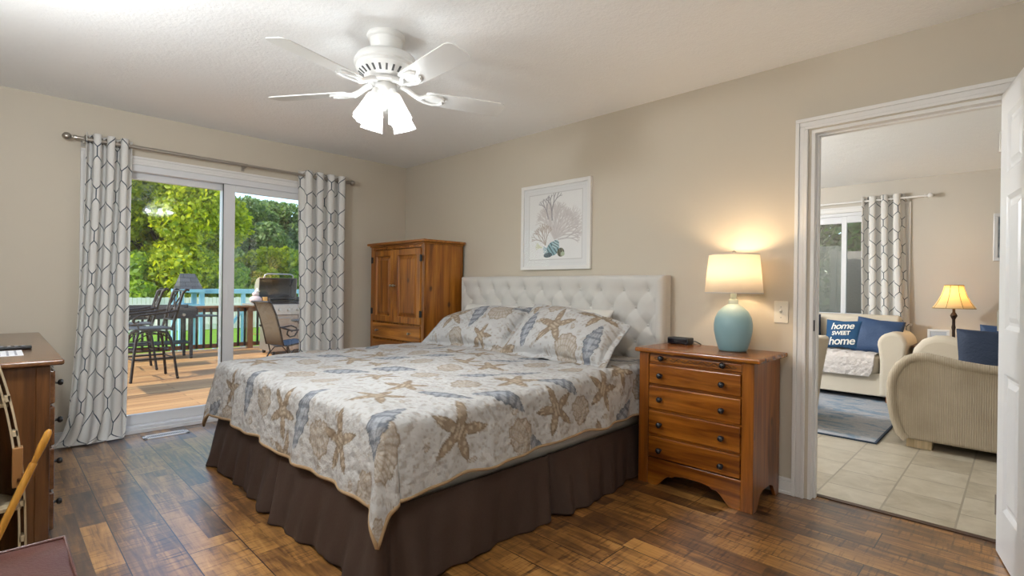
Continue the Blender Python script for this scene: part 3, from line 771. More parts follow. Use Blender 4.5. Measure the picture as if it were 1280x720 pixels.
def arch(x0, x1, zt, w, h, n=10):
    """apron outline with an ogee arch cut from its lower edge"""
    c = (x0+x1)/2; hw = (x1-x0)/2-w; L_ = []
    for i in range(n+1):
        t = i/n; L_.append((x0+w+ (hw*.42)*t, h*.78*(.5-.5*math.cos(PI*t))))
    L_ += [(x0+w+hw*.5, h*.78), (x0+w+hw*.54, h*.90), (c-hw*.22, h)]
    R_ = [(2*c-x, z) for x, z in L_[::-1]]
    return [(x0, 0)]+L_+R_+[(x1, 0), (x1, zt), (x0, zt)]
def nightstand():
    T = thing('nightstand', (-1.3, 2.96, 0), 'honey wood nightstand chest with five drawers and black knobs beside the bed', 'nightstand')
    x0, x1, y0, y1 = -1.632, -.972, 2.765, 3.155
    m = MB(); m.box(x0, x0+.02, y0, y1, .13, .775); m.box(x0, x0+.02, y0, y0+.07, 0, .14); m.box(x0, x0+.02, y1-.07, y1, 0, .14); m.box(x0+.02, x1-.02, y0+.02, y1, .13, .77)
    a = [(y0, 0), (y0+.05, 0), (y0+.075, .035), (y0+.10, .07), (y0+.14, .085), (y1-.14, .085), (y1-.10, .07), (y1-.075, .035), (y1-.05, 0), (y1, 0), (y1, .775), (y0, .775)]
    m.prism(a, 'x', x1-.02, x1); m.build('carcass', M['cherry'], T, bevel=.003)
    for a, b in ((x0-.002, x0+.06), (x1-.06, x1+.002)): MB().box(a, b, y0-.014, y0+.012, 0, .775).build('stile', M['cherry'], T, bevel=.004)
    m = MB()
    for z in (.767, .717, .589, .443, .293): m.box(x0+.06, x1-.06, y0-.004, y0+.01, z-.006, z+.006)
    m.build('drawer_rails', M['cherry_h'], T)
    MB().box(x0-.021, x1+.038, y0-.042, y1+.012, .777, .803).build('top', M['cherry_h'], T, bevel=.009, seg=3)
    MB().prism(arch(x0+.06, x1-.06, .158, .045, .088), 'y', y0-.010, y0+.010).build('apron', M['cherry_h'], T, bevel=.003)
    for i, (zl, zh) in enumerate(((.724, .761), (.596, .710), (.450, .582), (.300, .436), (.166, .286))):
        yy = y0-.006 if i == 0 else y0-.018
        d = MB().box(x0+.064, x1-.064, yy, y0+.012, zl, zh).build('drawer', M['cherry_h'] if i else M['pine_h'], T, bevel=.006 if i else .002, seg=3)
        if i == 0:
            w = MB(); n = 80; xa, xb = x0+.09, x1-.09; zc = (zl+zh)/2
            w.tube([(xa+(xb-xa)*k/n, yy-.001, zc+.009*math.sin(k/n*2*PI*7)) for k in range(n+1)], .0024, 6)
            for k in range(14):
                c = xa+(xb-xa)*(k+.5)/14; s = 1 if k % 2 else -1
                w.tube([(c-.010, yy-.0005, zc-s*.002), (c-.003, yy-.0005, zc+s*.007), (c+.006, yy-.0005, zc+s*.006), (c+.004, yy-.0005, zc)], .002, 5)
            w.build('carved_vine', M['oak'], d)
        for x in (-1.49, -1.13): knob((x, yy, {0: .748, 1: .648, 2: .510, 3: .362, 4: .214}[i]), d, M['knob'], r=.017)
nightstand()

def dresser():
    T = thing('dresser', (-3.9, -.06, 0), 'long brown pine dresser along the wall with thin dark drawer knobs', 'dresser')
    x0, x1, y0, y1 = -4.765, -3.075, -.325, .190
    m = MB(); m.box(x0, x1, y0, y1-.03, .0, .777); m.build('carcass', M['oak'], T, bevel=.003)
    for a, b in ((x1-.055, x1+.003), (x0, x0+.055), (x0+.8, x0+.85)): MB().box(a, b, y1-.05, y1, 0, .777).build('stile', M['oak'], T, bevel=.004)
    MB().box(x0-.005, x1+.03, y0-.01, y1+.045, .779, .805).build('top', M['oak_h'], T, bevel=.008, seg=3)
    zs = [(.600, .752), (.412, .588), (.212, .400), (.03, .200)]
    for (a, b) in ((x0+.06, x0+.80), (x0+.855, x1-.022)):
        for (zl, zh) in zs:
            d = MB().box(a, b, y1-.02, y1+.018, zl, zh).build('drawer', M['oak_h'], T, bevel=.008, seg=3)
            for x in (a+.13, b-.13): knob((x, y1+.018, (zl+zh)/2), d, M['dark_metal'], 'y', 1, .015, .034)
dresser()

# --- things on the dresser
T = thing('remote_control', (-3.62, .06, .8052), 'long black remote control on the dresser top', 'remote control')
m = MB(); m.box(-3.648, -3.592, -.06, .150, .8054, .822); m.build('body', M['black'], T, bevel=.006, seg=3)
for i in range(7):
    for j in range(3): MB().box(-3.638+j*.018, -3.628+j*.018, -.045+i*.026, -.032+i*.026, .8215, .8245).build('button', plain('grey_button', (.25, .25, .26), .5) if (i, j) == (0, 0) else bpy.data.materials['grey_button'], T)
card = MB().box(-3.56, -3.30, -.16, .11, .8054, .8064).build('paper_card', plain('white_paper', (.75, .75, .78), .6), None, (-3.43, -.02, .806))
tag(card, 'white printed paper card lying beside the remote on the dresser', 'paper')
m = MB(); rr = random.Random(4)
for k in range(6):
    y = .085-k*.028
    x = -3.54
    while x < -3.33:
        l = rr.uniform(.008, .03); m.box(x, x+l, y-.004, y+.004, .8063, .8067); x += l+.008
m.build('printed_lines', plain('grey_ink', (.25, .25, .3), .6), card)['kind'] = 'stuff'

# --- boat shaped shelf and oar
def boat_shelf():
    T = thing('boat_bookshelf', (-2.82, -.1, 0), 'upright boat shaped bookshelf with cream slotted rims beside the dresser', 'bookshelf')
    yc, xb, xf, Hh = -.105, -3.03, -2.70, 1.10
    hw = lambda z: .205*max(0., 1-((z-.12)/.99)**2.3 if z > .12 else 1)**.75*(1-.03*max(0, .12-z)/.12)
    def hull(u, v):
        z = .02+v*(Hh-.02); a = (u-.5)*PI; w = max(hw(z), .004)
        return (xf-.03-(.29*(.45+.55*min(1, w/.16)))*math.cos(a)**.8, yc+w*math.sin(a), z)
    MB().grid(hull, 24, 40).build('hull', wood('stained_hull', (.10, .04, .014), (.16, .07, .026), (.22, .10, .04), 2, .4, False), T, smooth=180, solid=.008)
    for s in (-1, 1):
        m = MB(); n = 40; zz = [.02+(Hh-.02)*i/n for i in range(n+1)]
        for i in range(n):
            za, zc = zz[i], zz[i+1]; wa, wc = hw(za), hw(zc)
            for off in (.0, .017):
                qa, qc = yc+s*(wa+.004-off), yc+s*(wc+.004-off)
                t = .0065
                m.add([(xf-.04, qa, za), (xf, qa, za), (xf, qa-s*t, za), (xf-.04, qa-s*t, za), (xf-.04, qc, zc), (xf, qc, zc), (xf, qc-s*t, zc), (xf-.04, qc-s*t, zc)],
                      [(0, 1, 5, 4), (1, 2, 6, 5), (2, 3, 7, 6), (3, 0, 4, 7), (0, 3, 2, 1), (4, 5, 6, 7)])
            if i % 5 == 0: m.obox((xf-.02, yc+s*(wa-.008), (za+zc)/2+.0), (.02, 0, 0), (0, .008, 0), (0, 0, .011))
        m.build('slotted_rim', M['cream_wood'], T)
    for z in (.285, .685, .90):
        w = hw(z); pts = [(xf-.035-(.28*(.45+.55*min(1, w/.16)))*max(0, math.cos(a))**.8, yc+(w-.006)*math.sin(a)) for a in np.linspace(-PI/2, PI/2, 17)]
        MB().prism(pts, 'z', z-.014, z).build('shelf', M['cream_wood'], T, bevel=.002)
    MB().box(xf-.035, xf+.010, yc+.166, yc+.196, .37, .52).build('oarlock_block', plain('brown_block', (.30, .14, .045), .4), T, bevel=.003)
    k = MB(); k.tube([(xf+.008, yc+.185, .40), (xf+.03, yc+.185, .40), (xf+.045, yc+.197, .405), (xf+.045, yc+.21, .42)], .006); k.tube([(xf+.045+.017*math.cos(t), yc+.195, .418+.017*math.sin(t)) for t in np.linspace(-2.6, 1.0, 10)], .004)
    k.build('oarlock', plain('bronze', (.22, .10, .04), .3, 1), T, smooth=60)
    m = MB(); m.tube([(xf+.0, yc-.21, .02), (xf, yc+.21, .02)], .012); m.build('transom_foot', M['cream_wood'], T)
boat_shelf()
a, b = Vector((-2.638, -.055, .012)), Vector((-2.638, .163, .585)); dd = (b-a).normalized()
o = thing('oar', tuple(a), 'small varnished wooden oar leaning across the boat shelf', 'oar')
MB().tube([a+dd*.05, a+dd*.2, b-dd*.13, b-dd*.125], [.010, .0125, .0125, .0105], 14).build('shaft', M['oar_wood'], o, smooth=50)
MB().tube([b-dd*.126, b-dd*.12, b-dd*.06, b-dd*.012, b], [.009, .0095, .0135, .0125, .006], 14).build('handle', M['oar_wood'], o, smooth=50)
bl = MB(); sd = Vector((0, 1, 0))-dd*dd.y; sd.normalize(); bl.obox(a+dd*.085, (.004, 0, 0), sd*.028, dd*.085); bl.build('blade', M['oar_wood'], o, bevel=.003)
bk = MB().box(-2.93, -2.76, -.06, .018, .2855, .47).build('book', plain('teal_cloth', (.02, .06, .075), .6), None, (-2.85, 0, .2855)); tag(bk, 'dark teal book standing on a lower shelf of the boat bookshelf', 'book')

# --- leather ottoman
def ottoman():
    T = thing('ottoman', (-1.66, -.085, 0), 'brown leather ottoman with piped edge in the corner before the dresser', 'ottoman')
    x0, x1, y0, y1, zt = -1.885, -1.42, -.32, .150, .452
    def top(u, v):
        return (x0+(x1-x0)*u, y0+(y1-y0)*v, zt-.012+.020*(1-(2*u-1)**4)*(1-(2*v-1)**4)+.002*math.sin(u*14+v*5))
    MB().grid(top, 30, 30).build('cushion_top', M['leather'], T, smooth=180)
    m = MB(); m.box(x0+.004, x1-.004, y0+.004, y1-.004, .30, zt-.012); m.build('cushion_side', M['leather'], T, bevel=.008)
    for z in (zt-.012, .31):
        MB().tube([(x0, y0, z), (x1, y0, z), (x1, y1, z), (x0, y1, z)], .0055, 8, closed=True).build('piping', M['leather'], T, smooth=60)
    MB().box(x0+.02, x1-.02, y0+.02, y1-.02, .24, .30).build('frame', M['oak'], T, bevel=.004)
    for x in (x0+.045, x1-.045):
        for y in (y0+.045, y1-.045): MB().cyl((x, y, .0), (x, y, .25), .014, .022).build('leg', M['oak'], T)
ottoman()

# ------------------------------------------------------------------ table lamp, clock, switch
def table_lamp():
    X, Y, Z = -1.176, 2.995, .804
    T = thing('table_lamp', (X, Y, Z), 'aqua ceramic table lamp with white drum shade on the nightstand', 'lamp')
    prof = [(0, 0), (.070, 0), (.074, .004), (.078, .012), (.092, .06), (.102, .11), (.1035, .150), (.097, .19), (.079, .225), (.052, .252), (.032, .264), (.026, .268)]
    MB().lathe(prof, (X, Y, Z), 48).build('base', M['ceramic'], T, smooth=60)
    nk = plain('pale_ceramic', (.48, .56, .52), .35)
    MB().lathe([(.020, .262), (.026, .266), (.027, .288), (.024, .294), (.016, .297), (.017, .335), (.013, .345), (0, .345)], (X, Y, Z), 24).build('neck', nk, T, smooth=40)
    zs0, zs1, r0, r1 = .331, .548, .155, .134
    sh = MB(); sh.lathe([(r0, zs0), (r1, zs1)], (X, Y, Z), 64); sh.build('lamp_shade', M['shade'], T, smooth=60, solid=.002)
    tr = MB()
    for r, z in ((r0, zs0), (r1, zs1)): tr.tube([(X+r*math.cos(t), Y+r*math.sin(t), Z+z) for t in np.linspace(0, 2*PI, 64, endpoint=False)], .0028, 6, closed=True)
    tr.build('shade_rim', M['linen'], T, smooth=60)
    hp = MB(); hp.tube([(X, Y, Z+.345), (X+.045, Y, Z+.38), (X+.05, Y, Z+.46), (X+.02, Y, Z+.535), (X, Y, Z+.55), (X-.02, Y, Z+.535), (X-.05, Y, Z+.46), (X-.045, Y, Z+.38), (X, Y, Z+.345)], .0018, 6)
    for t in (0, 2.09, 4.19): hp.tube([(X, Y, Z+.545), (X+r1*math.cos(t), Y+r1*math.sin(t), Z+zs1)], .0018, 6)
    hp.build('harp', M['nickel'], T)
    MB().lathe([(0, .575), (.009, .570), (.011, .562), (.006, .553), (.008, .548), (0, .546)][::-1], (X, Y, Z), 16).build('finial', M['nickel'], T, smooth=50)
    MB().ball((X, Y, Z+.43), .028, 14, (1, 1, 1.25)).build('bulb', M['bulb'], T, smooth=180)
    lamp('table_lamp_light', 'POINT', LAMP_W, (X, Y, Z+.475), (1, .72, .42), .03)
table_lamp()
T = thing('alarm_clock', (-1.545, 3.10, .804), 'small low black clock box at the back of the nightstand', 'clock')
MB().box(-1.615, -1.475, 3.055, 3.135, .806, .846).build('body', M['black'], T, bevel=.006, seg=3)
MB().box(-1.607, -1.483, 3.0535, 3.0555, .812, .838).build('display', plain('smoked_lens', (.01, .008, .012), .08), T)
m = MB()
for x in (-1.60, -1.49): m.box(x-.008, x+.008, 3.06, 3.13, .8032, .8065)
m.build('foot', M['black'], T)
MB().tube([(-1.478, 3.11, .825), (-1.455, 3.115, .826), (-1.44, 3.13, .815), (-1.435, 3.15, .806)], .003, 6).build('cord', M['black'], T, smooth=60)
T = thing('light_switch', (-.98, YB, 1.028), 'ivory single toggle light switch on the wall beside the doorway', 'light switch')
iv = plain('ivory_plastic', (.74, .69, .60), .35)
MB().box(-1.017, -.941, YB-.006, YB, .966, 1.091).build('plate', iv, T, bevel=.003)
MB().obox((-.979, YB-.012, 1.034), (.005, 0, 0), (0, .010, .004), (0, -.003, .006)).build('toggle', iv, T, bevel=.002)
for z in (.998, 1.058): MB().cyl((-.979, YB-.0075, z), (-.979, YB-.005, z), .0035, n=10).build('screw', M['nickel'], T)

# ------------------------------------------------------------------ framed coral print
def coral_print():
    x0, x1, z0, z1 = -3.028, -2.308, 1.298, 1.997; yf = YB-.028
    T = thing('framed_print', ((x0+x1)/2, YB, (z0+z1)/2), 'white framed coral and shell print above the headboard', 'picture')
    f = .030; m = MB(); m.box(x0, x0+f, yf, YB-.001, z0, z1); m.box(x1-f, x1, yf, YB-.001, z0, z1); m.box(x0+f, x1-f, yf, YB-.001, z0, z0+f); m.box(x0+f, x1-f, yf, YB-.001, z1-f, z1)
    m.build('frame', M['white'], T, bevel=.003)
    nx, nz = 330, 320; a, b, c, d = x0+f-.002, x1-f+.002, z0+f-.002, z1-f+.002
    X, Z = np.meshgrid(np.linspace(0, 1, nx), np.linspace(0, 1, nz)); col = np.broadcast_to(np.array([.80, .79, .785]), X.shape+(3,)).copy()
    def stroke(pts, w, cc, al=1.):
        for (p, q) in zip(pts, pts[1:]):
            vx, vz = q[0]-p[0], q[1]-p[1]; L2 = vx*vx+vz*vz+1e-9
            t = np.clip(((X-p[0])*vx+(Z-p[1])*vz)/L2, 0, 1); dd = np.hypot(X-p[0]-t*vx, Z-p[1]-t*vz)
            k = (dd < w); col[k] = col[k]*(1-al)+np.array(cc)*al
    rg = random.Random(12)
    def branch(x, z, an, l, w, cc, depth):
        x2, z2 = x+l*math.cos(an), z+l*math.sin(an); stroke([(x, z), (x2, z2)], w, cc, .75)
        if depth: 
            for s in (-1, 1): branch(x2, z2, an+s*rg.uniform(.18, .42), l*rg.uniform(.62, .8), w*.78, cc, depth-1)
    for k, an in enumerate(np.linspace(.30, 2.15, 17)):
        branch(.50, .34, an, rg.uniform(.13, .155), .011, ((.55, .51, .50), (.64, .60, .59), (.60, .56, .56))[k % 3], 5)
    branch(.46, .58, 1.62, .12, .012, (.27, .26, .28), 4); branch(.40, .60, 1.85, .10, .011, (.33, .31, .33), 4)
    branch(.56, .33, .10, .12, .009, (.50, .46, .47), 3)
    for an in (1.4, 1.75, 2.1, 2.5): branch(.36, .27, an, .09, .008, (.42, .33, .28), 4)
    for an in (2.6, 2.9, 3.2): branch(.30, .24, an, .045, .006, (.62, .63, .42), 2)
    for an in (3.0, 3.4, 3.9): branch(.42, .22, an, .055, .008, (.25, .42, .48), 1)
    def blob(cx, cz, rx, rz, rot, cc, bands=None):
        q, p = math.cos(rot), math.sin(rot); u = ((X-cx)*q+(Z-cz)*p)/rx; v = (-(X-cx)*p+(Z-cz)*q)/rz; k = u*u+v*v < 1
        col[k] = cc
        if bands: kk = k & (np.sin(u*bands+v*2) > .35); col[kk] = np.array(cc)*.35
    blob(.48, .22, .10, .085, .5, (.30, .47, .52), 14); blob(.52, .27, .06, .05, .9, (.45, .60, .64), 12); blob(.40, .14, .07, .03, .1, (.10, .13, .15))
    blob(.60, .17, .055, .055, 0, (.20, .19, .13), 9); blob(.63, .15, .03, .028, 0, (.42, .48, .34))
    mg = .085; k = (np.abs(X-.5) > .5-mg) | (np.abs(Z-.5) > .5-mg); col[k] = (.76, .755, .755)
    e = np.minimum(.5-np.abs(X-.5), .5-np.abs(Z-.5)); col[(e > mg-.004) & (e < mg+.004)] = (.60, .585, .58); col[(e > .035) & (e < .039)] = (.68, .67, .665)
    P = np.stack([a+X*(b-a), np.full(X.shape, YB-.014), c+Z*(d-c)], -1)
    fast_grid('print', P, M['print'], T, col=col)
    t = NT('matte_glazing'); g = t.n('BsdfGlossy', None, Roughness=.05); tr = t.n('BsdfTransparent'); lw = t.e(t.n('LayerWeight', None, Blend=.5).outputs['Facing'])
    mx = t.n('MixShader', None, _0=lw.op('POWER', 5.0)*.5+.008, _1=tr.outputs[0], _2=g.outputs[0]); t.t.links.new(mx.outputs[0], t.out.inputs[0])
    MB().box(a, b, YB-.018, YB-.0165, c, d).build('glazing', t.m, T)
coral_print()

# ------------------------------------------------------------------ ceiling fan
def fan():
    X, Y = -2.346, 1.426; O = (X, Y, 0)
    T = thing('ceiling_fan', (X, Y, H), 'white five blade ceiling fan with four lit tulip glass shades', 'ceiling fan')
    W = plain('fan_white', (.76, .75, .73), .32); gr = plain('vent_slot', (.08, .08, .08), .6)
    MB().lathe([(0, 2.44), (.095, 2.44), (.098, 2.432), (.094, 2.420), (.084, 2.414), (.080, 2.39), (.074, 2.37), (.060, 2.355), (0, 2.355)][::-1], O, 48).build('canopy', W, T, smooth=45)
    mt = MB().lathe([(0, 2.335), (.06, 2.345), (.10, 2.342), (.145, 2.325), (.160, 2.300), (.160, 2.282), (.152, 2.276), (.152, 2.262), (.140, 2.248), (.105, 2.222), (.088, 2.214), (.070, 2.208), (0, 2.208)][::-1], O, 56).build('motor_housing', W, T, smooth=40)
    MB().cyl((X, Y, 2.33), (X, Y, 2.37), .055, n=32).build('neck', W, T, smooth=40)
    for i in range(24):
        t = 2*PI*i/24; c, s = math.cos(t), math.sin(t); p0 = Vector((X+.137*c, Y+.137*s, 2.2445)); p1 = Vector((X+.110*c, Y+.110*s, 2.2245)); n = Vector((c*.6, s*.6, -.8))
        MB().obox((p0+p1)/2, (p1-p0)/2, Vector((-s, c, 0))*.005, n*.002).build('vent_slot', gr, mt)
    MB().lathe([(0, 2.21), (.085, 2.21), (.088, 2.203), (.088, 2.196), (.080, 2.190), (0, 2.190)][::-1], O, 40).build('flywheel_ring', W, T, smooth=40)
    MB().lathe([(0, 2.192), (.052, 2.192), (.056, 2.180), (.056, 2.150), (.048, 2.135), (.034, 2.126), (.030, 2.10), (.020, 2.085), (.010, 2.078), (0, 2.076)][::-1], O, 36).build('light_kit_hub', W, T, smooth=40)
    ph = math.radians(-75.0); z = 2.155
    for k in range(5):
        an = ph-k*2*PI/5; d = Vector((math.cos(an), math.sin(an), 0)); s = Vector((-math.sin(an), math.cos(an), 0)); tilt = math.radians(-12)
        sd = s*math.cos(tilt)+Vector((0, 0, 1))*math.sin(tilt); up = d.cross(sd)
        outline = [(.205, -.050), (.225, -.058), (.45, -.066), (.618, -.069), (.640, -.062), (.652, -.045), (.652, .045), (.640, .062), (.618, .069), (.45, .066), (.225, .058), (.205, .050)]
        c0 = Vector((X, Y, z)); n = len(outline); m = MB()
        m.add([c0+d*a+sd*b+up*h for h in (-.003, .003) for a, b in outline], [tuple(range(n)), tuple(range(n, 2*n))[::-1]]+[(i, n+i, n+(i+1) % n, (i+1) % n) for i in range(n)])
        b = m.build('blade', W, T, bevel=.0015)
        ar = MB()
        ar.tube([c0+d*.075+Vector((0, 0, .040)), c0+d*.11+Vector((0, 0, .028)), c0+d*.15+Vector((0, 0, .004)), c0+d*.18-up*.008], [.017, .015, .014, .016], 10)
        for q in (-1, 1):
            ar.tube([c0+d*.17-up*.008, c0+d*.205+sd*q*.026-up*.007, c0+d*.25+sd*q*.040-up*.007, c0+d*.29+sd*q*.034-up*.007, c0+d*.305+sd*q*.012-up*.007], [.011, .010, .009, .009, .009], 8)
        ar.build('blade_arm', W, b, smooth=60)
    for k in range(4):
        an = math.radians(4+90*k); d = Vector((math.cos(an), math.sin(an), 0)); ax = (Vector((0, 0, -1))*.93+d*.37).normalized()
        p = Vector((X, Y, 2.128))+d*.066
        MB().tube([Vector((X, Y, 2.150))+d*.03, p+Vector((0, 0, .014)), p, p+ax*.03], [.014, .016, .020, .026], 14).build('lamp_arm', W, T, smooth=60)
        prof = [(.024, .012), (.030, .018), (.034, .035), (.037, .06), (.042, .09), (.047, .118), (.052, .142), (.056, .162)]; lob = [0, 0, 0, .01, .02, .035, .05, .07]
        s = MB(); s.lathe(prof, (0, 0, 0), 60, lobes=(10, lob)); rot = Vector((0, 0, 1)).rotation_difference(ax).to_matrix()
        s.v = [tuple(p+rot @ Vector(v)) for v in s.v]; sh = s.build('glass_shade', M['tulip'], T, smooth=60, solid=.003)
        b = MB(); b.ball((0, 0, 0), .021, 12, (1, 1, 1.5)); b.v = [tuple(p+ax*.075+rot @ Vector(v)) for v in b.v]; b.build('bulb', M['bulb'], sh, smooth=180)
        lamp('fan_light', 'POINT', FAN_W, tuple(p+ax*.118), (.87, .95, 1), .025)
    for (dx, dy, l) in ((.03, -.035, .115), (-.02, .04, .07)):
        pc = MB(); pc.cyl((X+dx, Y+dy, 2.13), (X+dx, Y+dy, 2.13-l), .0012, n=6); pc.lathe([(0, 0), (.004, .004), (.005, .014), (0, .022)], (X+dx, Y+dy, 2.13-l-.02), 10); pc.build('pull_chain', M['nickel'], T, smooth=60)
fan()
# ------------------------------------------------------------------ living room seen through the doorway
def m_cord():
    t = NT('ribbed_corduroy'); v = t.n('SeparateXYZ', None, Vector=t.co()); x = t.e(v.outputs[0])
    rib = (x/.0125).mod(1.0).pingpong(.5)
    n = t.noise(t.co(), 4, 4); col = t.ramp(n, [(.3, (.40, .335, .25)), (.7, (.52, .45, .35))])
    col = t.mix((rib.lt(.10)*.45), col, (.26, .20, .13)); t.bs(Base__Color=col, Roughness=.95); t.bump(rib.k, .5, .008); return t.m
M['cord'] = m_cord()
M['upholstery'] = cloth('cream_upholstery', (.66, .58, .46), 0, 300, .2).m
M['navy'] = cloth('navy_velvet', (.022, .055, .135), 0, 60, .5, .006, .6).m
M['dark_navy'] = cloth('dark_navy_velvet', (.014, .028, .065), 0, 60, .5, .006, .7).m
M['blue_print'] = cloth('blue_print_cloth', (.018, .075, .17), 0).m
M['protector'] = cloth('white_quilted_cotton', (.66, .60, .56), 0, 20, .8, .03).m
def arc(cx, cz, r, a0, a1, n=10): return [(cx+r*math.cos(math.radians(a0+(a1-a0)*i/n)), cz+r*math.sin(math.radians(a0+(a1-a0)*i/n))) for i in range(n+1)]
# rug
def m_rug():
    t = NT('abstract_rug'); v = t.co(); a = t.noise(t.n('Mapping', None, Vector=v, Scale=(2.2, 4.5, 1)).outputs[0], 1.2, 8, .7, .8); b = t.noise(v, 60, 2)
    col = t.ramp(a, [(.30, (.05, .11, .20)), (.42, (.22, .30, .38)), (.52, (.42, .42, .44)), (.62, (.34, .37, .41)), (.72, (.12, .24, .38))]); col = t.mix(.25, col, t.ramp(b, [(.3, (.4, .4, .4)), (.7, (1, 1, 1))]), 'MULTIPLY')
    t.bs(Base__Color=col, Roughness=.95); t.bump(b, .4, .004); return t.m
T = MB().box(-2.55, -.785, 4.72, 6.75, .001, .011).build('rug', m_rug(), None, (-1.6, 5.7, 0)); tag(T, 'blue and grey abstract area rug on the living room tiles', 'rug')
m = MB(); m.box(-2.565, -2.55, 4.705, 6.765, .001, .012); m.box(-.785, -.770, 4.705, 6.765, .001, .012); m.box(-2.55, -.785, 4.705, 4.72, .001, .012); m.box(-2.55, -.785, 6.75, 6.765, .001, .012)
m.build('bound_edge', plain('navy_binding', (.03, .05, .09), .8), T)
# near sofa, seen from the outside of its arm, facing away from the wall on the far side
def near_sofa():
    T = thing('sofa', (-.1, 5.5, 0), 'tan corduroy sofa showing the outside of its rolled arm beyond the doorway', 'sofa')
    prof = [(-.600, .062), (-.640, .10), (-.672, .20), (-.696, .33), (-.698, .44), (-.685, .52), (-.650, .595), (-.60, .648), (-.545, .675), (-.48, .678), (-.40, .662), (-.30, .640), (-.18, .626), (-.05, .622), (.12, .63), (.30, .68), (.42, .75), (.52, .82), (.62, .84), (.68, .80), (.69, .062)]
    m = MB(); m.prism(prof, 'y', 4.80, 4.99); m.build('arm', M['cord'], T, bevel=.02, seg=3, smooth=50)
    MB().tube([(x, 4.815, z) for x, z in prof[:-1]], .034, 12).build('arm_roll', M['cord'], T, smooth=70)
    pr2 = [(-.605, .062), (-.69, .30), (-.70, .55), (-.675, .66), (-.62, .735), (-.54, .772), (-.46, .775), (-.36, .75), (-.20, .70), (0, .68), (.3, .69), (.69, .74), (.69, .062)]
    m = MB(); m.prism(pr2, 'y', 5.72, 5.97); m.build('arm', M['upholstery'], T, bevel=.05, seg=4, smooth=50)
    MB().box(-.60, .66, 4.98, 5.74, .065, .30).build('base', M['cord'], T, bevel=.01)
    MB().box(-.64, .40, 4.995, 5.715, .30, .46).build('seat_cushion', M['upholstery'], T, bevel=.05, seg=4, smooth=50)
    MB().prism([(.30, .44), (.42, .86), (.50, .90), (.62, .88), (.69, .80), (.69, .30), (.30, .30)], 'y', 4.985, 5.73).build('backrest', M['upholstery'], T, bevel=.04, seg=3, smooth=50)
    for (x, y) in ((-.53, 4.87), (.60, 4.87), (-.53, 5.88), (.60, 5.88)): MB().box(x-.075, x+.075, y-.045, y+.045, 0, .064).build('foot', M['cream_wood'], T, bevel=.003)
near_sofa()
pillow('throw_pillow', .62, .44, .17, M['dark_navy'], 'dark navy pillow standing on the corduroy sofa just behind its arm', 'pillow', (-.04, 5.10, .665), (math.radians(82), 0, .0), n=(60, 44))
pillow('throw_pillow', .50, .46, .17, M['navy'], 'brighter blue pillow peeking up behind the dark navy one on the corduroy sofa', 'pillow', (.02, 5.42, .68), (math.radians(84), 0, .06), n=(60, 44))
# love seat under the window
def love_seat():
    T = thing('love_seat', (-1.8, 6.85, 0), 'cream love seat with thick arms under the living room window', 'sofa')
    U = M['upholstery']; x0, x1 = -2.78, -.82
    for (a, b) in ((x0, x0+.235), (x1-.235, x1)):
        c = (a+b)/2; pts = [(a+.01, .065), (b-.01, .065), (b-.012, .45)]+arc(c, .61, .128, -20, 200, 14)+[(a+.012, .45)]
        m = MB(); m.prism(pts, 'y', 6.47, 7.15); m.build('arm', U, T, bevel=.035, seg=4, smooth=50)
    MB().box(x0+.2, x1-.2, 6.50, 7.15, .065, .30).build('base', U, T, bevel=.01)
    MB().box(x0+.235, x1-.235, 6.485, 6.98, .28, .475).build('seat_cushion', U, T, bevel=.05, seg=4, smooth=50)
    bk = [(6.90, .40), (6.93, .84), (6.97, .885), (7.04, .895), (7.12, .87), (7.16, .80), (7.16, .065), (6.95, .065)]
    MB().prism(bk, 'x', x0+.15, x1-.12).build('backrest', U, T, bevel=.03, seg=3, smooth=50)
    for x in (x0+.09, x1-.10):
        for y in (6.55, 7.08): MB().box(x-.07, x+.07, y-.06, y+.06, 0, .066).build('foot', M['cherry'], T, bevel=.003)
love_seat()
def protector():
    xs0, xs1 = -2.50, -1.085; path = [(6.93, .60), (6.92, .50), (6.85, .492), (6.6, .492), (6.50, .485), (6.468, .455), (6.458, .40), (6.456, .33), (6.460, .265)]
    nv = len(path)*8; nu = 150; P = np.zeros((nv, nu, 3)); t = np.linspace(0, len(path)-1, nv); ys = np.interp(t, range(len(path)), [p[0] for p in path]); zs = np.interp(t, range(len(path)), [p[1] for p in path])
    for j in range(nv):
        u = np.linspace(0, 1, nu); X = xs0+(xs1-xs0)*u; d = max(0, (t[j]-5)/3)
        X = X-.05*np.clip((u-.95)/.05, 0, 1)**2*d**3
        ql = np.minimum(np.abs(((X+zs[j]*1.0)/.11) % 1-.5), np.abs(((X-zs[j]*1.0)/.11) % 1-.5)); pf = .006*np.clip(ql*4, 0, 1)
        P[j] = np.stack([X, np.full(nu, ys[j])-pf*d-.002, np.full(nu, zs[j])+pf*(1-d)], -1)
    o = fast_grid('seat_protector', P, M['protector'], None, (-1.8, 6.6, .49)); tag(o, 'white quilted seat protector draped over the love seat cushion', 'seat cover'); o.modifiers.new('solid', 'SOLIDIFY').thickness = .004
protector()
pw, ph_, pt = .36, .33, .13
hp = pillow('throw_pillow', pw, ph_, pt, M['blue_print'], 'blue pillow lettered home sweet home on the love seat', 'pillow', (-1.435, 6.80, .665), (math.radians(78), 0, -.10), n=(60, 56))
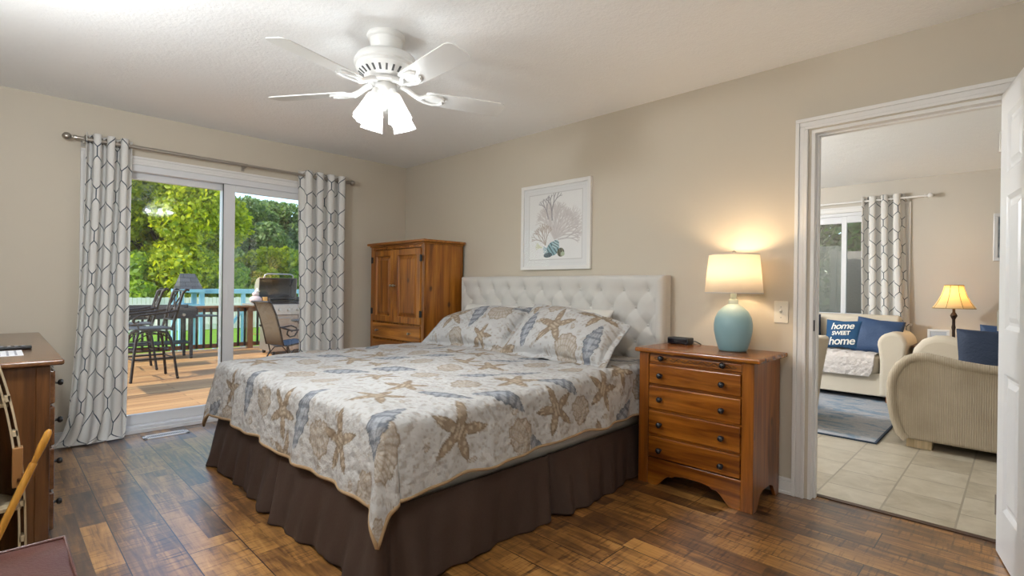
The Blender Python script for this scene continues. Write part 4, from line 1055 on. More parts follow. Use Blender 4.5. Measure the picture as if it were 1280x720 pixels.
def lettering(par, lines):
    def th(x, y):
        cu, cv = min(1, abs(x)/(pw/2)), min(1, abs(y)/(ph_/2)); return pt/2*math.sqrt(max(0, 1-cu**2.6))**.9*math.sqrt(max(0, 1-cv**2.6))**.9*1.08+.004
    wm = plain('white_lettering', (.80, .78, .72), .7)
    for (txt, x, y, s, sh, name) in lines:
        cu = bpy.data.curves.new('lettering_curve', 'FONT'); cu.body = txt; cu.size = s; cu.shear = sh; cu.align_x = 'CENTER'; cu.align_y = 'CENTER'; cu.offset = .0018; cu.space_character = .92
        t = bpy.data.objects.new('lettering_tmp', cu); C.objects.link(t); bpy.context.view_layer.update()
        me = bpy.data.meshes.new_from_object(t.evaluated_get(bpy.context.evaluated_depsgraph_get())); bpy.data.objects.remove(t)
        import bmesh
        bm = bmesh.new(); bm.from_mesh(me); bmesh.ops.triangulate(bm, faces=bm.faces); bmesh.ops.subdivide_edges(bm, edges=bm.edges, cuts=1)
        c, si = math.cos(.09), math.sin(.09)
        for v in bm.verts:
            a, b = v.co.x*c-v.co.y*si+x, v.co.x*si+v.co.y*c+y; v.co = (a, b, th(a, b))
        bm.to_mesh(me); bm.free(); me.name = name; me.materials.clear()
        ob = bpy.data.objects.new(name, me); C.objects.link(ob); me.materials.append(wm); ob.parent = par
lettering(hp, [('home', .0, .085, .105, .28, 'lettering'), ('SWEET', -.005, .003, .062, .12, 'lettering'), ('home', .0, -.085, .120, .28, 'lettering')])
pillow('throw_pillow', .44, .40, .15, M['navy'], 'plain blue velvet pillow between the lettered pillow and the love seat arm', 'pillow', (-1.115, 6.80, .665), (math.radians(72), .10, -.10), n=(60, 56))
pillow('throw_pillow', .40, .40, .14, M['dark_navy'], 'dark navy pillow beside the lettered one, half hidden by the door casing', 'pillow', (-1.86, 6.82, .67), (math.radians(76), -.1, .05), n=(60, 56))
# armchair whose side shows at the door casing
def armchair():
    T = thing('armchair', (-1.6, 5.0, 0), 'cream armchair mostly hidden behind the doorway casing', 'armchair')
    U = M['upholstery']
    m = MB()
    for (x, s) in ((-1.215, 1), (-1.95, -1)):
        m = MB(); vs = []
        for (z, o) in ((.05, 0), (.35, .03), (.60, .07), (.725, .09), (.745, .07)):
            xo = x+s*o; vs += [(xo-.12*s, 4.86, z), (xo, 4.86, z), (xo, 5.42, z), (xo-.12*s, 5.42, z)]
        fs = [(4*k+a, 4*k+(a+1) % 4, 4*k+4+(a+1) % 4, 4*k+4+a) for k in range(4) for a in range(4)]+[(0, 1, 2, 3), (16, 17, 18, 19)]
        m.add(vs, fs); m.build('arm', U, T, bevel=.02, seg=3, smooth=50)
    MB().prism([(4.80, .05), (4.76, .55), (4.74, .74), (4.78, .80), (4.86, .80), (4.92, .74), (4.94, .05)], 'x', -1.90, -1.27).build('backrest', U, T, bevel=.03, seg=3, smooth=50)
    MB().box(-1.83, -1.33, 4.94, 5.45, .10, .30).build('base', U, T, bevel=.01); MB().box(-1.82, -1.34, 4.93, 5.47, .30, .45).build('seat_cushion', U, T, bevel=.04, seg=4, smooth=50)
    for x in (-1.90, -1.28):
        for y in (4.85, 5.36): MB().box(x-.03, x+.03, y-.03, y+.03, .0115, .055).build('foot', M['oak'], T)
armchair(); bpy.data.objects['armchair'].location.x -= .125
# side table, its lamp and small frame
T = thing('side_table', (-.5, 6.85, 0), 'small dark side table in the corner behind the corduroy sofa', 'table')
MB().box(-.80, -.22, 6.58, 7.12, .585, .61).build('table_top', M['oak'], T, bevel=.005)
for x in (-.76, -.26):
    for y in (6.62, 7.08): MB().box(x-.02, x+.02, y-.02, y+.02, 0, .585).build('leg', M['oak'], T)
MB().box(-.77, -.25, 6.61, 7.09, .52, .585).build('table_frame', M['oak'], T)
def bell_lamp():
    X, Y, Z = -.492, 6.90, .61
    T = thing('table_lamp', (X, Y, Z), 'bronze candlestick table lamp with glowing yellow bell shade in the living room', 'lamp'); br = plain('dark_bronze', (.045, .028, .02), .4, .6)
    MB().lathe([(0, 0), (.075, 0), (.078, .012), (.05, .03), (.022, .05), (.014, .08), (.013, .16), (.018, .19), (.013, .22), (.013, .27), (.024, .295), (.030, .31), (.022, .33), (.012, .345), (.011, .39), (0, .39)], (X, Y, Z), 24).build('base', br, T, smooth=45)
    prof = [(.172, .385), (.150, .42), (.125, .465), (.100, .52), (.083, .575), (.076, .620)]
    MB().lathe(prof, (X, Y, Z), 48).build('lamp_shade', M['shade2'], T, smooth=180, solid=.002)
    rb = MB()
    for k in range(8):
        t = 2*PI*k/8+.5; rb.tube([(X+(r+.0015)*math.cos(t), Y+(r+.0015)*math.sin(t), Z+z) for r, z in prof], .0028, 6)
    for r, z in (prof[0], prof[-1]): rb.tube([(X+r*math.cos(t), Y+r*math.sin(t), Z+z) for t in np.linspace(0, 2*PI, 40, endpoint=False)], .0035, 6, closed=True)
    rb.build('shade_ribs', plain('tan_trim', (.40, .26, .10), .7), T, smooth=60)
    MB().ball((X, Y, Z+.48), .028, 12).build('bulb', M['bulb'], T, smooth=180); lamp('living_lamp_light', 'POINT', LIVLAMP_W, (X, Y, Z+.53), (1, .68, .34), .03)
bell_lamp()
T = thing('photo_frame', (-.60, 6.66, .61), 'small white photo frame standing on the side table beside the lamp', 'picture frame')
m = MB(); x0, x1, z0, z1, y = -.675, -.505, .6105, .785, 6.655
m.box(x0, x0+.022, y, y+.014, z0+.022, z1-.022); m.box(x1-.022, x1, y, y+.014, z0+.022, z1-.022); m.box(x0, x1, y, y+.014, z0, z0+.022); m.box(x0, x1, y, y+.014, z1-.022, z1)
m.build('frame', M['white'], T, bevel=.002); MB().box(x0+.02, x1-.02, y+.005, y+.012, z0+.02, z1-.02).build('photo', plain('pale_photo', (.55, .56, .60), .4), T)
MB().obox((-.59, y+.04, .66), (.02, 0, 0), (0, .002, .0), (0, -.024, .05)).build('easel_back', M['black'], T)
T = thing('wall_picture', (.05, YL, 1.72), 'silver framed grey picture on the living room wall by the open door', 'picture')
m = MB(); x0, x1, z0, z1 = -.215, .35, 1.485, 1.975
m.box(x0, x0+.035, YL-.025, YL, z0+.035, z1-.035); m.box(x1-.035, x1, YL-.025, YL, z0+.035, z1-.035); m.box(x0, x1, YL-.025, YL, z0, z0+.035); m.box(x0, x1, YL-.025, YL, z1-.035, z1)
m.build('frame', plain('silver_frame', (.55, .55, .56), .35, .3), T, bevel=.003)
t = NT('grey_blue_print'); t.bs(Base__Color=t.ramp(t.noise(t.co(), 9, 5), [(.35, (.10, .14, .19)), (.6, (.35, .40, .45)), (.75, (.55, .58, .6))]), Roughness=.3); MB().box(x0+.03, x1-.03, YL-.012, YL-.004, z0+.03, z1-.03).build('print', t.m, T)
# window, curtain rod, curtain
def living_window():
    Wd = bpy.data.objects.new('window_1', None); C.objects.link(Wd); Wd.location = (-1.85, YL, 1.45); ORG[Wd.name] = (-1.85, YL, 1.45); struct(Wd)
    x0, x1, z0, z1 = -2.75, -.965, .80, 2.11; m = MB()
    m.box(x0, x0+.04, YL+.01, YL+.12, z0+.04, z1-.04); m.box(x1-.04, x1, YL+.01, YL+.12, z0+.04, z1-.04); m.box(x0, x1, YL+.01, YL+.12, z0, z0+.04); m.box(x0, x1, YL+.01, YL+.12, z1-.04, z1); m.build('window_frame', M['vinyl'], Wd, bevel=.003)
    for (a, b, y) in ((x0+.04, -1.535, YL+.075), (-1.575, x1-.04, YL+.045)):
        q = MB(); q.box(a, a+.05, y-.018, y+.018, z0+.04, z1-.04); q.box(b-.05, b, y-.018, y+.018, z0+.04, z1-.04); q.box(a+.05, b-.05, y-.018, y+.018, z0+.04, z0+.09); q.box(a+.05, b-.05, y-.018, y+.018, z1-.12, z1-.04)
        s = q.build('sash', M['vinyl'], Wd, bevel=.002); MB().box(a+.045, b-.045, y-.003, y+.003, z0+.085, z1-.115).build('glass', M['glass'], s)
    MB().box(-2.62, -1.575, YL+.100, YL+.102, z0+.05, 1.72).build('insect_screen', M['screen'], Wd)
    m = MB()
    for (a, b, t_) in ((0, .02, .019), (.02, .05, .014), (.05, .068, .016)):
        m.box(x1+.068-b, x1+.068-a, YL-t_, YL, .80, z1+.068-b); m.box(x0-.068+a, x0-.068+b, YL-t_, YL, .80, z1+.068-b); m.box(x0-.068+a, x1+.068-a, YL-t_, YL, z1+.068-b, z1+.068-a)
    m.box(x0-.09, x1+.09, YL-.04, YL+.02, .775, .80); m.build('window_casing', M['white'], Wd, bevel=.003)
    Wd2 = bpy.data.objects.new('added_window', None); C.objects.link(Wd2); Wd2.location = (LX0, 5.2, 1.1); ORG[Wd2.name] = (LX0, 5.2, 1.1); struct(Wd2)  # unseen side window, added for daylight in the living room
    m = MB(); m.box(LX0-.1, LX0, 4.0, 4.06, .15, 2.1); m.box(LX0-.1, LX0, 6.34, 6.4, .15, 2.1); m.box(LX0-.1, LX0, 5.17, 5.23, .15, 2.1); m.box(LX0-.1, LX0, 4.06, 5.17, .15, .22); m.box(LX0-.1, LX0, 5.23, 6.34, .15, .22); m.box(LX0-.1, LX0, 4.06, 5.17, 2.03, 2.1); m.box(LX0-.1, LX0, 5.23, 6.34, 2.03, 2.1); m.build('window_frame', M['vinyl'], Wd2)
living_window()
rod('curtain_rod', (-2.95, YL-.09, 2.215), (-.775, YL-.09, 2.215), (0, .088, 0), M['white'], 'white curtain rod over the living room window', brackets=(.03, .5, .93))
curtain('curtain', (1, 0, 0), (0, YL-.09, 0), (0, -1, 0), 'trellis curtain at the living room window behind the love seat', (-1.355, -.955), (-1.34, -.86), 2.265, .012, 3.5, .70, .040, .3, rodz=2.215)
T = thing('ceiling_fill_light', (-3.2, 4.6, H), 'round white fill light added out of view in the living room', 'ceiling fill light')  # added out of view to brighten the living room
MB().lathe([(0, H-.33), (.10, H-.32), (.16, H-.28), (.185, H-.22)], (-3.2, 4.6, 0), 32).build('glass_bowl', m_shade('opal_glass', (.9, .9, .88), (1, .9, .78), 2.5), T, smooth=180)
MB().lathe([(0, H-.30), (.008, H-.30), (.008, H-.02), (.07, H-.015), (.07, H), (0, H)], (-3.2, 4.6, 0), 32).build('base', M['white'], T, smooth=40)
lamp('living_fill', 'POINT', LIVING_FILL_W, (-3.2, 4.6, H-.46), (.93, .97, 1), .12)

# two unseen fill lights added to brighten the bedroom, on the side of the long dresser and of the doorway
for (x, y, pw_, lab) in ((-2.5, -.15, 1.10, 'added unseen opal fill light above the long dresser'), (-.45, .25, .62, 'added unseen opal fill light near the open white door')):
    T = thing('ceiling_fill_light', (x, y, H), lab, 'ceiling fill light')
    MB().lathe([(0, H-.42), (.08, H-.415), (.125, H-.39), (.15, H-.34), (.152, H-.31)], (x, y, 0), 36).build('glass_bowl', bpy.data.materials['opal_glass'], T, smooth=180)
    MB().lathe([(0, H-.31), (.009, H-.31), (.009, H-.03), (.07, H-.025), (.075, H), (0, H)], (x, y, 0), 30).build('base', M['white'], T, smooth=40)
    lamp('bedroom_fill', 'POINT', BEDROOM_FILL_W*pw_, (x, y, H-.50), (.88, .95, 1), .10)

# ------------------------------------------------------------------ outdoors
DZ, GZ = -.15, -.85
def m_deck():
    t = NT('cedar_deck'); v = t.co(); b = t.n('TexBrick', {'offset': .5}, Vector=t.co('Object', rot=(0, 0, PI/2)), Color1=(0, 0, 0), Color2=(1, 1, 1), Mortar=(0, 0, 0), Scale=1.0, Mortar__Size=.0035, Brick__Width=3.2, Row__Height=.14)
    g = t.noise(t.co('Object', (30, 1.5, 1)), 1.0, 5, .6); r = t.e(t.n('SeparateColor', None, Color=b.outputs[0]).outputs[0])
    col = t.ramp((t.e(g)*.7+r*.3).k, [(.25, (.36, .17, .06)), (.5, (.54, .28, .105)), (.8, (.66, .37, .15))]); col = t.mix(t.e(b.outputs['Fac'])*.8, col, (.10, .05, .02))
    t.bs(Base__Color=col, Roughness=.6); return t.m
struct(MB().box(-11.5, XL-.13, -3.5, 7.0, DZ-.14, DZ).build('deck', m_deck()))
def m_lawn():
    t = NT('lawn_grass'); n = t.mix(.5, t.noise(t.co(), 1.2, 5, .65), t.noise(t.co(), 40, 3)); t.bs(Base__Color=t.ramp(n, [(.3, (.13, .27, .012)), (.6, (.25, .45, .022)), (.8, (.34, .54, .04))]), Roughness=.95); t.bump(t.noise(t.co(), 90, 2), .8, .04); return t.m
struct(MB().box(-90, 30, -40, 60, GZ-.2, GZ).build('ground', m_lawn()))
M['stain'] = plain('brown_stain', (.22, .09, .03), .6)
M['bronze_metal'] = plain('cast_bronze_metal', (.032, .022, .018), .35, .5)
def railing():
    T = thing('deck_railing', (-11.2, 2.5, DZ), 'brown wooden deck railing with dark square balusters', 'railing'); x, y0, y1 = -11.2, -1.0, 6.8
    MB().box(x-.07, x+.07, y0, y1, DZ+.83, DZ+.87).build('cap_rail', M['stain'], T, bevel=.005)
    MB().box(x-.02, x+.02, y0, y1, DZ+.75, DZ+.83).build('top_rail', M['stain'], T); MB().box(x-.02, x+.02, y0, y1, DZ+.05, DZ+.13).build('bottom_rail', M['stain'], T)
    for y in (-1.0, 1.40, 3.72, 6.1): MB().box(x-.05, x+.05, y-.05, y+.05, DZ, DZ+.83).build('post', M['stain'], T, bevel=.003)
    y = y0+.10
    while y < y1:
        if min(abs(y-p) for p in (1.40, 3.72, 6.1)) > .07: MB().box(x+.02, x+.055, y-.0175, y+.0175, DZ+.06, DZ+.82).build('baluster', M['bronze_metal'], T)
        y += .122
railing()
def bar_stool():
    T = thing('bar_stool', (0, 0, 0), 'x', 'bar stool', 'bronze patio bar stools'); B = M['bronze_metal']
    for sx in (-1, 1):
        for sy in (-1, 1):
            l = MB(); l.tube([(sx*.10, sy*.10, .64), (sx*.165, sy*.165, .63), (sx*.195, sy*.195, .55), (sx*.23, sy*.23, .30), (sx*.262, sy*.262, .02)], .0175, 8); l.ball((sx*.263, sy*.263, .018), .020, 10); l.build('leg', B, T, smooth=60)
    m = MB(); k = .232; m.tube([(-k, -k, .29), (k, -k, .29), (k, k, .29), (-k, k, .29)], .011, 8, closed=True); m.tube([(-.215*math.cos(a), .215*math.sin(a), .40) for a in np.linspace(0, 2*PI, 24, endpoint=False)], .007, 6, closed=True); m.build('footrest', B, T, smooth=60)
    m = MB()
    for s in (-1, 1):
        m.tube([(-.20, s*.2, .50)]+[(-.19*math.cos(a), s*.2, .50+.12*math.sin(a)) for a in np.linspace(.1, PI-.1, 12)]+[(.20, s*.2, .50)], .008, 6); m.tube([(s*.2, -.20, .50)]+[(s*.2, -.19*math.cos(a), .50+.12*math.sin(a)) for a in np.linspace(.1, PI-.1, 12)]+[(s*.2, .20, .50)], .008, 6)
    m.build('apron_arches', B, T, smooth=60)
    MB().lathe([(0, .64), (.09, .64), (.09, .675), (0, .675)], (0, 0, 0), 20).build('swivel', B, T, smooth=40)
    MB().box(-.235, .235, -.225, .225, .675, .70).build('seat', plain('dark_seat', (.045, .042, .045), .6), T, bevel=.012, seg=3)
    bk = MB(); top = .56
    for s in (-1, 1): bk.tube([(s*.215, .20, .66), (s*.215, .235, .80), (s*.215, .285, 1.0), (s*.215, .33, 1.17), (s*.215, .375, 1.215), (s*.215, .405, 1.205)], .018, 8)
    bk.tube([(-.215, .345, 1.185), (0, .365, 1.20), (.215, .345, 1.185)], .012, 8); bk.tube([(-.215, .235, .80), (.215, .235, .80)], .010, 8)
    bk.build('back_frame', B, T, smooth=60)
    lt = MB(); P = lambda u, z: (u, .235+(z-.80)*.285, z)
    for s in (-1, 1):
        lt.tube([P(s*.2, .81), P(s*.10, .90), P(s*.02, 1.0), P(s*.10, 1.09), P(s*.2, 1.17)], .010, 6); lt.tube([P(s*.06, .81), P(s*.16, .93), P(s*.2, 1.0), P(s*.15, 1.08), P(s*.05, 1.18)], .010, 6)
    lt.tube([P(.045*math.cos(a), 1.0+.045*math.sin(a)) for a in np.linspace(0, 2*PI, 16, endpoint=False)], .008, 6, closed=True); lt.build('back_lattice', B, T, smooth=60)
    for s in (-1, 1):
        a = MB(); sp = [(s*.235, -.20+.06*math.cos(t)*(1-t/9), .80+.055*math.sin(t)*(1-t/9)) for t in np.linspace(6.5, 1.6, 16)]
        a.tube([(s*.225, .265, .93), (s*.24, .12, .90), (s*.24, -.08, .88), (s*.237, -.17, .872)]+sp[::-1], .013, 8); a.tube([(s*.225, -.17, .69), (s*.235, -.19, .745)], .009, 8); a.build('arm', B, T, smooth=60)
    return T
st = bar_stool(); st['label'] = 'bronze patio bar stool nearest the patio door glass'; st.location = (-8.42, 1.52, DZ); st.rotation_euler = (0, 0, .06)
s2 = dup(st); s2['label'] = 'bronze patio bar stool behind the nearer one, by the griddle'; s2.location = (-9.45, 1.50, DZ); s2.rotation_euler = (0, 0, -.05)
T = thing('shadow_table', (-7.4, .55, DZ), 'added unseen bar height table that casts the shadow strip on the deck boards', 'table')  # unseen table, added to throw the dark strip across the deck
MB().box(-7.75, -7.05, .10, 1.00, DZ+1.0, DZ+1.03).build('table_top', M['bronze_metal'], T, bevel=.006)
for x in (-7.70, -7.10):
    for y in (.15, .95): MB().box(x-.02, x+.02, y-.02, y+.02, DZ, DZ+1.0).build('leg', M['bronze_metal'], T)
def patio_chair():
    T = thing('patio_chair', (0, 0, 0), 'tan sling patio armchair with scrolled dark metal arms on the deck', 'patio chair'); B = M['bronze_metal']
    sl = NT('tan_sling'); sl.bs(Base__Color=(.10, .068, .04), Roughness=.8); dk = plain('blue_black_sling', (.035, .05, .075), .6)
    bp = [(-.20, .40), (-.25, .62), (-.32, .86), (-.39, 1.02), (-.43, 1.045)]; hw = .235
    for s in (-1, 1):
        MB().tube([(s*hw, .26, .43), (s*hw, .0, .41), (s*hw, -.14, .39)]+[(s*hw, y, z) for y, z in bp], .014, 8).build('side_rail', B, T, smooth=60)
        a = MB(); a.tube([(s*.27, -.29, .68), (s*.29, -.10, .62), (s*.29, .10, .625), (s*.29, .24, .645), (s*.29, .325, .61), (s*.29, .345, .54), (s*.29, .30, .475), (s*.29, .22, .465), (s*.29, .17, .51), (s*.29, .18, .56), (s*.29, .23, .575), (s*.29, .255, .545)], .013, 8); a.build('arm', B, T, smooth=60)
        l = MB(); l.tube([(s*.27, .24, .42), (s*.27, .16, .30), (s*.27, .20, .12), (s*.27, .29, .012)], .012, 8); l.build('leg', B, T, smooth=60)
        l = MB(); l.tube([(s*.27, -.15, .40), (s*.27, -.12, .28), (s*.27, -.20, .12), (s*.27, -.33, .012)], .012, 8); l.build('leg', B, T, smooth=60)
        l = MB(); l.tube([(s*.27, -.17, .20), (s*.27, -.05, .33), (s*.27, .08, .33), (s*.27, .19, .20)], .009, 6); l.build('stretcher', B, T, smooth=60)
    n = len(bp)
    P = np.array([[((2*i/8-1)*hw, y+.02*(1-(2*i/8-1)**2)*-1, z) for i in range(9)] for y, z in bp]); o = fast_grid('backrest_sling', P, sl.m, T); o.modifiers.new('s', 'SOLIDIFY').thickness = .006
    P = np.array([[((2*i/8-1)*hw, y, z-.02*(1-(2*i/8-1)**2)) for i in range(9)] for y, z in [(.28, .425), (.26, .435), (.1, .42), (-.05, .405), (-.18, .395)]]); o = fast_grid('seat_sling', P, dk, T); o.modifiers.new('s', 'SOLIDIFY').thickness = .008
    m = MB(); m.tube([(-hw, -.43, 1.045), (hw, -.43, 1.045)], .014, 8); m.tube([(-hw, .27, .43), (hw, .27, .43)], .012, 8); m.build('cross_rail', B, T, smooth=60)
    return T
pc = patio_chair(); pc.location = (-8.0, 3.20, DZ); pc.rotation_euler = (0, 0, .16)
T = thing('patio_table', (-8.9, 4.05, DZ), 'round dark patio side table between the sling chair and the grill', 'table')
MB().lathe([(0, .66), (.38, .66), (.40, .675), (.40, .69), (0, .695)], (-8.9, 4.05, DZ), 40).build('table_top', M['bronze_metal'], T, smooth=40)
for k in range(3):
    a = 2*PI*k/3; c, s = math.cos(a), math.sin(a); MB().tube([(-8.9+.30*c, 4.05+.30*s, DZ+.67), (-8.9+.10*c, 4.05+.10*s, DZ+.35), (-8.9+.30*c, 4.05+.30*s, DZ+.012)], .013, 8).build('leg', M['bronze_metal'], T, smooth=60)
def grill():
    T = thing('gas_grill', (-10, 4.1, DZ), 'stainless steel gas grill with its hood raised open on the deck', 'grill'); ss = plain('stainless_steel', (.42, .35, .30), .38, .75); dk = plain('sooty_interior', (.035, .022, .016), .55)
    y0, y1, xf, xk = 3.60, 4.55, -9.72, -10.30; z = DZ
    m = MB(); m.box(xk, xf, y0, y1, z+.07, z+.74); m.build('cabinet', ss, T, bevel=.006)
    for (a, b) in ((y0+.02, (y0+y1)/2-.006), ((y0+y1)/2+.006, y1-.02)):
        d = MB().box(xf, xf+.015, a, b, z+.10, z+.735).build('cabinet_door', ss, T, bevel=.006); MB().tube([(xf+.015, a+.07, z+.68), (xf+.045, a+.08, z+.68), (xf+.045, b-.08, z+.68), (xf+.015, b-.07, z+.68)], .008, 8).build('handle', M['nickel'], d, smooth=60)
    MB().prism([(xf-.05, z+.745), (xf+.035, z+.745), (xf+.015, z+.935), (xf-.05, z+.945)], 'y', y0-.01, y1+.01).build('control_panel', ss, T, bevel=.004)
    for k in range(5):
        y = y0+.13+k*.165; q = MB(); q.cyl((xf+.022, y, z+.835), (xf+.065, y, z+.84), .026, .020, 18); q.build('burner_knob', M['nickel'], T, smooth=40)
    MB().box(xk, xf, y0-.32, y0-.012, z+.915, z+.945).build('side_shelf', ss, T, bevel=.006); MB().box(xk, xf, y1+.012, y1+.32, z+.915, z+.945).build('side_shelf', ss, T, bevel=.006)
    m = MB(); m.box(xk, xf, y0, y1, z+.745, z+.95); m.box(xk, xk+.03, y0, y1, z+.95, z+1.06); m.box(xk, xf-.1, y0, y0+.02, z+.95, z+1.05); m.box(xk, xf-.1, y1-.02, y1, z+.95, z+1.05); m.build('firebox', dk, T, bevel=.003)
    g = MB()
    for k in range(30): g.box(xk+.04, xf-.04, y0+.03+k*.03, y0+.038+k*.03, z+.955, z+.967)
    for x in (xk+.1, xf-.15): g.box(x, x+.012, y0+.02, y1-.02, z+.975, z+.985)
    g.build('cooking_grate', M['bronze_metal'], T)
    g = MB(); g.box(xk+.05, xk+.2, y0+.03, y1-.03, z+1.02, z+1.03); g.build('warming_rack', M['bronze_metal'], T)
    h0, h1 = y0-.10, y0+.62; pr = [(xk+.12, 1.00), (xk-.02, 1.02), (xk-.08, 1.10), (xk-.07, 1.28), (xk+.0, 1.385), (xk+.10, 1.42), (xk+.16, 1.42)]; pr = [(x, zz+DZ) for x, zz in pr]
    h0, h1 = y0-.07, y1-.32
    P = np.array([[(x, h0+(h1-h0)*i/6, zz) for i in range(7)] for x, zz in pr]); o = fast_grid('hood', P, ss, T); o.modifiers.new('s', 'SOLIDIFY').thickness = .006
    P2 = np.array([[(x+.006, h0+.01+(h1-h0-.02)*i/6, zz) for i in range(7)] for x, zz in pr]); fast_grid('hood_lining', P2, dk, T)
    for y in (h0, h1): MB().prism(pr, 'y', y-.006, y+.006).build('hood_side', ss, T)
    MB().tube([(xk+.16, h0+.08, 1.42+DZ), (xk+.18, h0+.09, 1.475+DZ), (xk+.18, h0+.13, 1.50+DZ), (xk+.18, h1-.13, 1.50+DZ), (xk+.18, h1-.09, 1.475+DZ), (xk+.16, h1-.08, 1.42+DZ)], .013, 10).build('hood_handle', M['nickel'], T, smooth=60)
    for y in (y0+.06, y1-.06):
        for x in (xk+.06, xf-.06): MB().cyl((x, y-.02, z+.036), (x, y+.02, z+.036), .035).build('caster', M['black'], T, smooth=40)
grill()
T = thing('food_bag', (-9.95, 3.42, DZ+.946), 'clear plastic bag of buns on the grill side shelf', 'bag'); bm_ = MB(); bm_.ball((-9.95, 3.40, DZ+1.02), .11, 18, (.9, 1.0, .68)); bm_.ball((-9.95, 3.40, DZ+1.12), .05, 12, (1, 1.3, .9)); bm_.build('bag', plain('printed_plastic', (.62, .46, .42), .25, 0, (30, .8, .02)), T, smooth=180)
MB().tube([(-9.95, 3.40, DZ+1.14), (-9.94, 3.41, DZ+1.18), (-9.93, 3.44, DZ+1.20)], [.03, .02, .045], 10).build('twisted_neck', plain('clear_film', (.7, .7, .72), .2), T, smooth=60)
bx_ = MB().box(-9.98, -9.88, 3.52, 3.585, DZ+.946, DZ+1.07).build('food_box', plain('orange_card', (.65, .32, .08), .5), None, (-9.93, 3.55, DZ+.946), bevel=.003); tag(bx_, 'small orange and yellow box beside the bag of buns on the grill', 'box')
def griddle():
    T = thing('griddle_cart', (-10.4, 2.1, DZ), 'black outdoor griddle cart with chrome knobs and drop side shelf', 'griddle'); k = plain('griddle_black', (.030, .030, .033), .45); z = DZ
    x0, x1, y0, y1 = -10.75, -10.20, 1.35, 2.52
    m = MB(); m.box(x0, x1, y0, y1, z+.845, z+.862); m.box(x0, x1, y0, y0+.01, z+.86, z+.90); m.box(x0, x1, y1-.01, y1, z+.86, z+.90); m.box(x0, x0+.01, y0, y1, z+.86, z+.92); m.box(x1-.01, x1, y0, y1, z+.86, z+.88); m.build('griddle_plate', plain('seasoned_steel', (.12, .11, .11), .3, .7), T)
    MB().box(x0+.02, x1+.01, y0+.01, y1-.01, z+.70, z+.845).build('burner_box', k, T, bevel=.004)
    for y in (1.55, 1.80, 2.06, 2.32): q = MB(); q.cyl((x1+.01, y, z+.765), (x1+.05, y, z+.765), .032, .024, 18); q.build('control_knob', M['nickel'], T, smooth=40)
    MB().box(x0+.03, x1-.02, y1+.005, y1+.36, z+.715, z+.735).build('side_shelf', k, T, bevel=.004); MB().box(x0+.04, x1-.04, y0+.06, y1-.06, z+.26, z+.285).build('bottom_shelf', k, T)
    for x in (x0+.04, x1-.04):
        for y in (y0+.07, y1-.07):
            MB().box(x-.022, x+.022, y-.022, y+.022, z+.06, z+.70).build('leg', k, T); MB().cyl((x, y-.018, z+.032), (x, y+.018, z+.032), .032).build('caster', k, T, smooth=40)
griddle()
def fence():
    T = thing('picket_fence', (-25, 8, GZ), 'white vinyl board fence across the back lawn', 'fence'); wv = plain('white_fence', (.72, .68, .58), .6); x, y0 = -25.0, -2.4
    for k in range(9):
        a = y0+k*2.4; MB().box(x-.06, x+.06, a-.06, a+.06, GZ, GZ+1.46).build('post', wv, T, bevel=.01)
        p = MB(); y = a+.07
        while y < a+2.33: p.box(x-.011, x+.011, y, y+.135, GZ+.03, GZ+1.38+.04*(1 if int((y-a)/.147) % 2 else .6)); y += .147
        p.box(x+.011, x+.04, a, a+2.4, GZ+.25, GZ+.34); p.box(x+.011, x+.04, a, a+2.4, GZ+1.05, GZ+1.14); p.build('board_panel', wv, T)
fence()
def play_set():
    T = thing('play_set', (-17, 5.2, GZ), 'light blue wooden swing set with grey shingled tower roof on the lawn', 'play set'); b = plain('sky_blue_paint', (.25, .46, .58), .6); x = -17.0
    yb0, yb1 = 4.02, 7.35
    for (px, py) in ((x-.4, 3.72), (x+.4, 3.72), (x-.4, 4.22), (x+.4, 4.22)): MB().box(px-.06, px+.06, py-.06, py+.06, GZ, .98).build('tower_post', b, T, bevel=.01)
    MB().box(x-.46, x+.46, 3.66, 4.28, .36, .44).build('tower_deck', b, T)
    m = MB()
    for z in (.48, .90): m.box(x+.46, x+.49, 3.66, 4.28, z, z+.09); m.box(x-.49, x-.46, 3.66, 4.28, z, z+.09)
    m.build('tower_rail', b, T)
    rf = NT('grey_shingle'); br = rf.n('TexBrick', None, Vector=rf.co('Object', rot=(0, PI/2, PI/2)), Color1=(.060, .058, .062), Color2=(.10, .095, .10), Mortar=(.03, .03, .03), Scale=1.0, Mortar__Size=.008, Brick__Width=.3, Row__Height=.12); rf.bs(Base__Color=br.outputs[0], Roughness=.9)
    m = MB(); m.add([(x+.42, 3.68, .90), (x+.42, 4.28, .90), (x, 4.14, 1.42), (x, 3.78, 1.42), (x-.42, 3.68, .90), (x-.42, 4.28, .90)], [(0, 1, 2, 3), (5, 4, 3, 2), (0, 3, 4), (1, 5, 2)]); m.build('shingle_roof', rf.m, T, solid=.03)
    MB().box(x-.06, x+.06, yb0, yb1, .86, 1.0).build('swing_beam', b, T, bevel=.01)
    for s in (-1, 1):
        l = MB(); l.obox((x+s*.45, yb1-.05+.15, (.95+GZ)/2), (.045, 0, 0), (0, .045, 0), (s*.45, .25, -(.95-GZ)/2)); l.build('frame_leg', b, T)
    l = MB(); l.box(x-.05, x+.05, 5.4, 5.5, GZ, .9); l.obox((x, 5.05, -.2), (.045, 0, 0), (0, .04, .0), (0, .42, .62)); l.build('climbing_frame', b, T)
    for y in (6.0, 6.6):
        s = MB(); s.box(x-.11, x+.11, y-.24, y+.24, -.42, -.39)
        for q in (-1, 1): s.cyl((x, y+q*.22, -.40), (x, y+q*.22, .88), .008, n=6)
        s.build('swing', plain('swing_yellow', (.6, .35, .05), .6) if y < 6.3 else plain('swing_red', (.5, .06, .04), .6), T)
play_set()
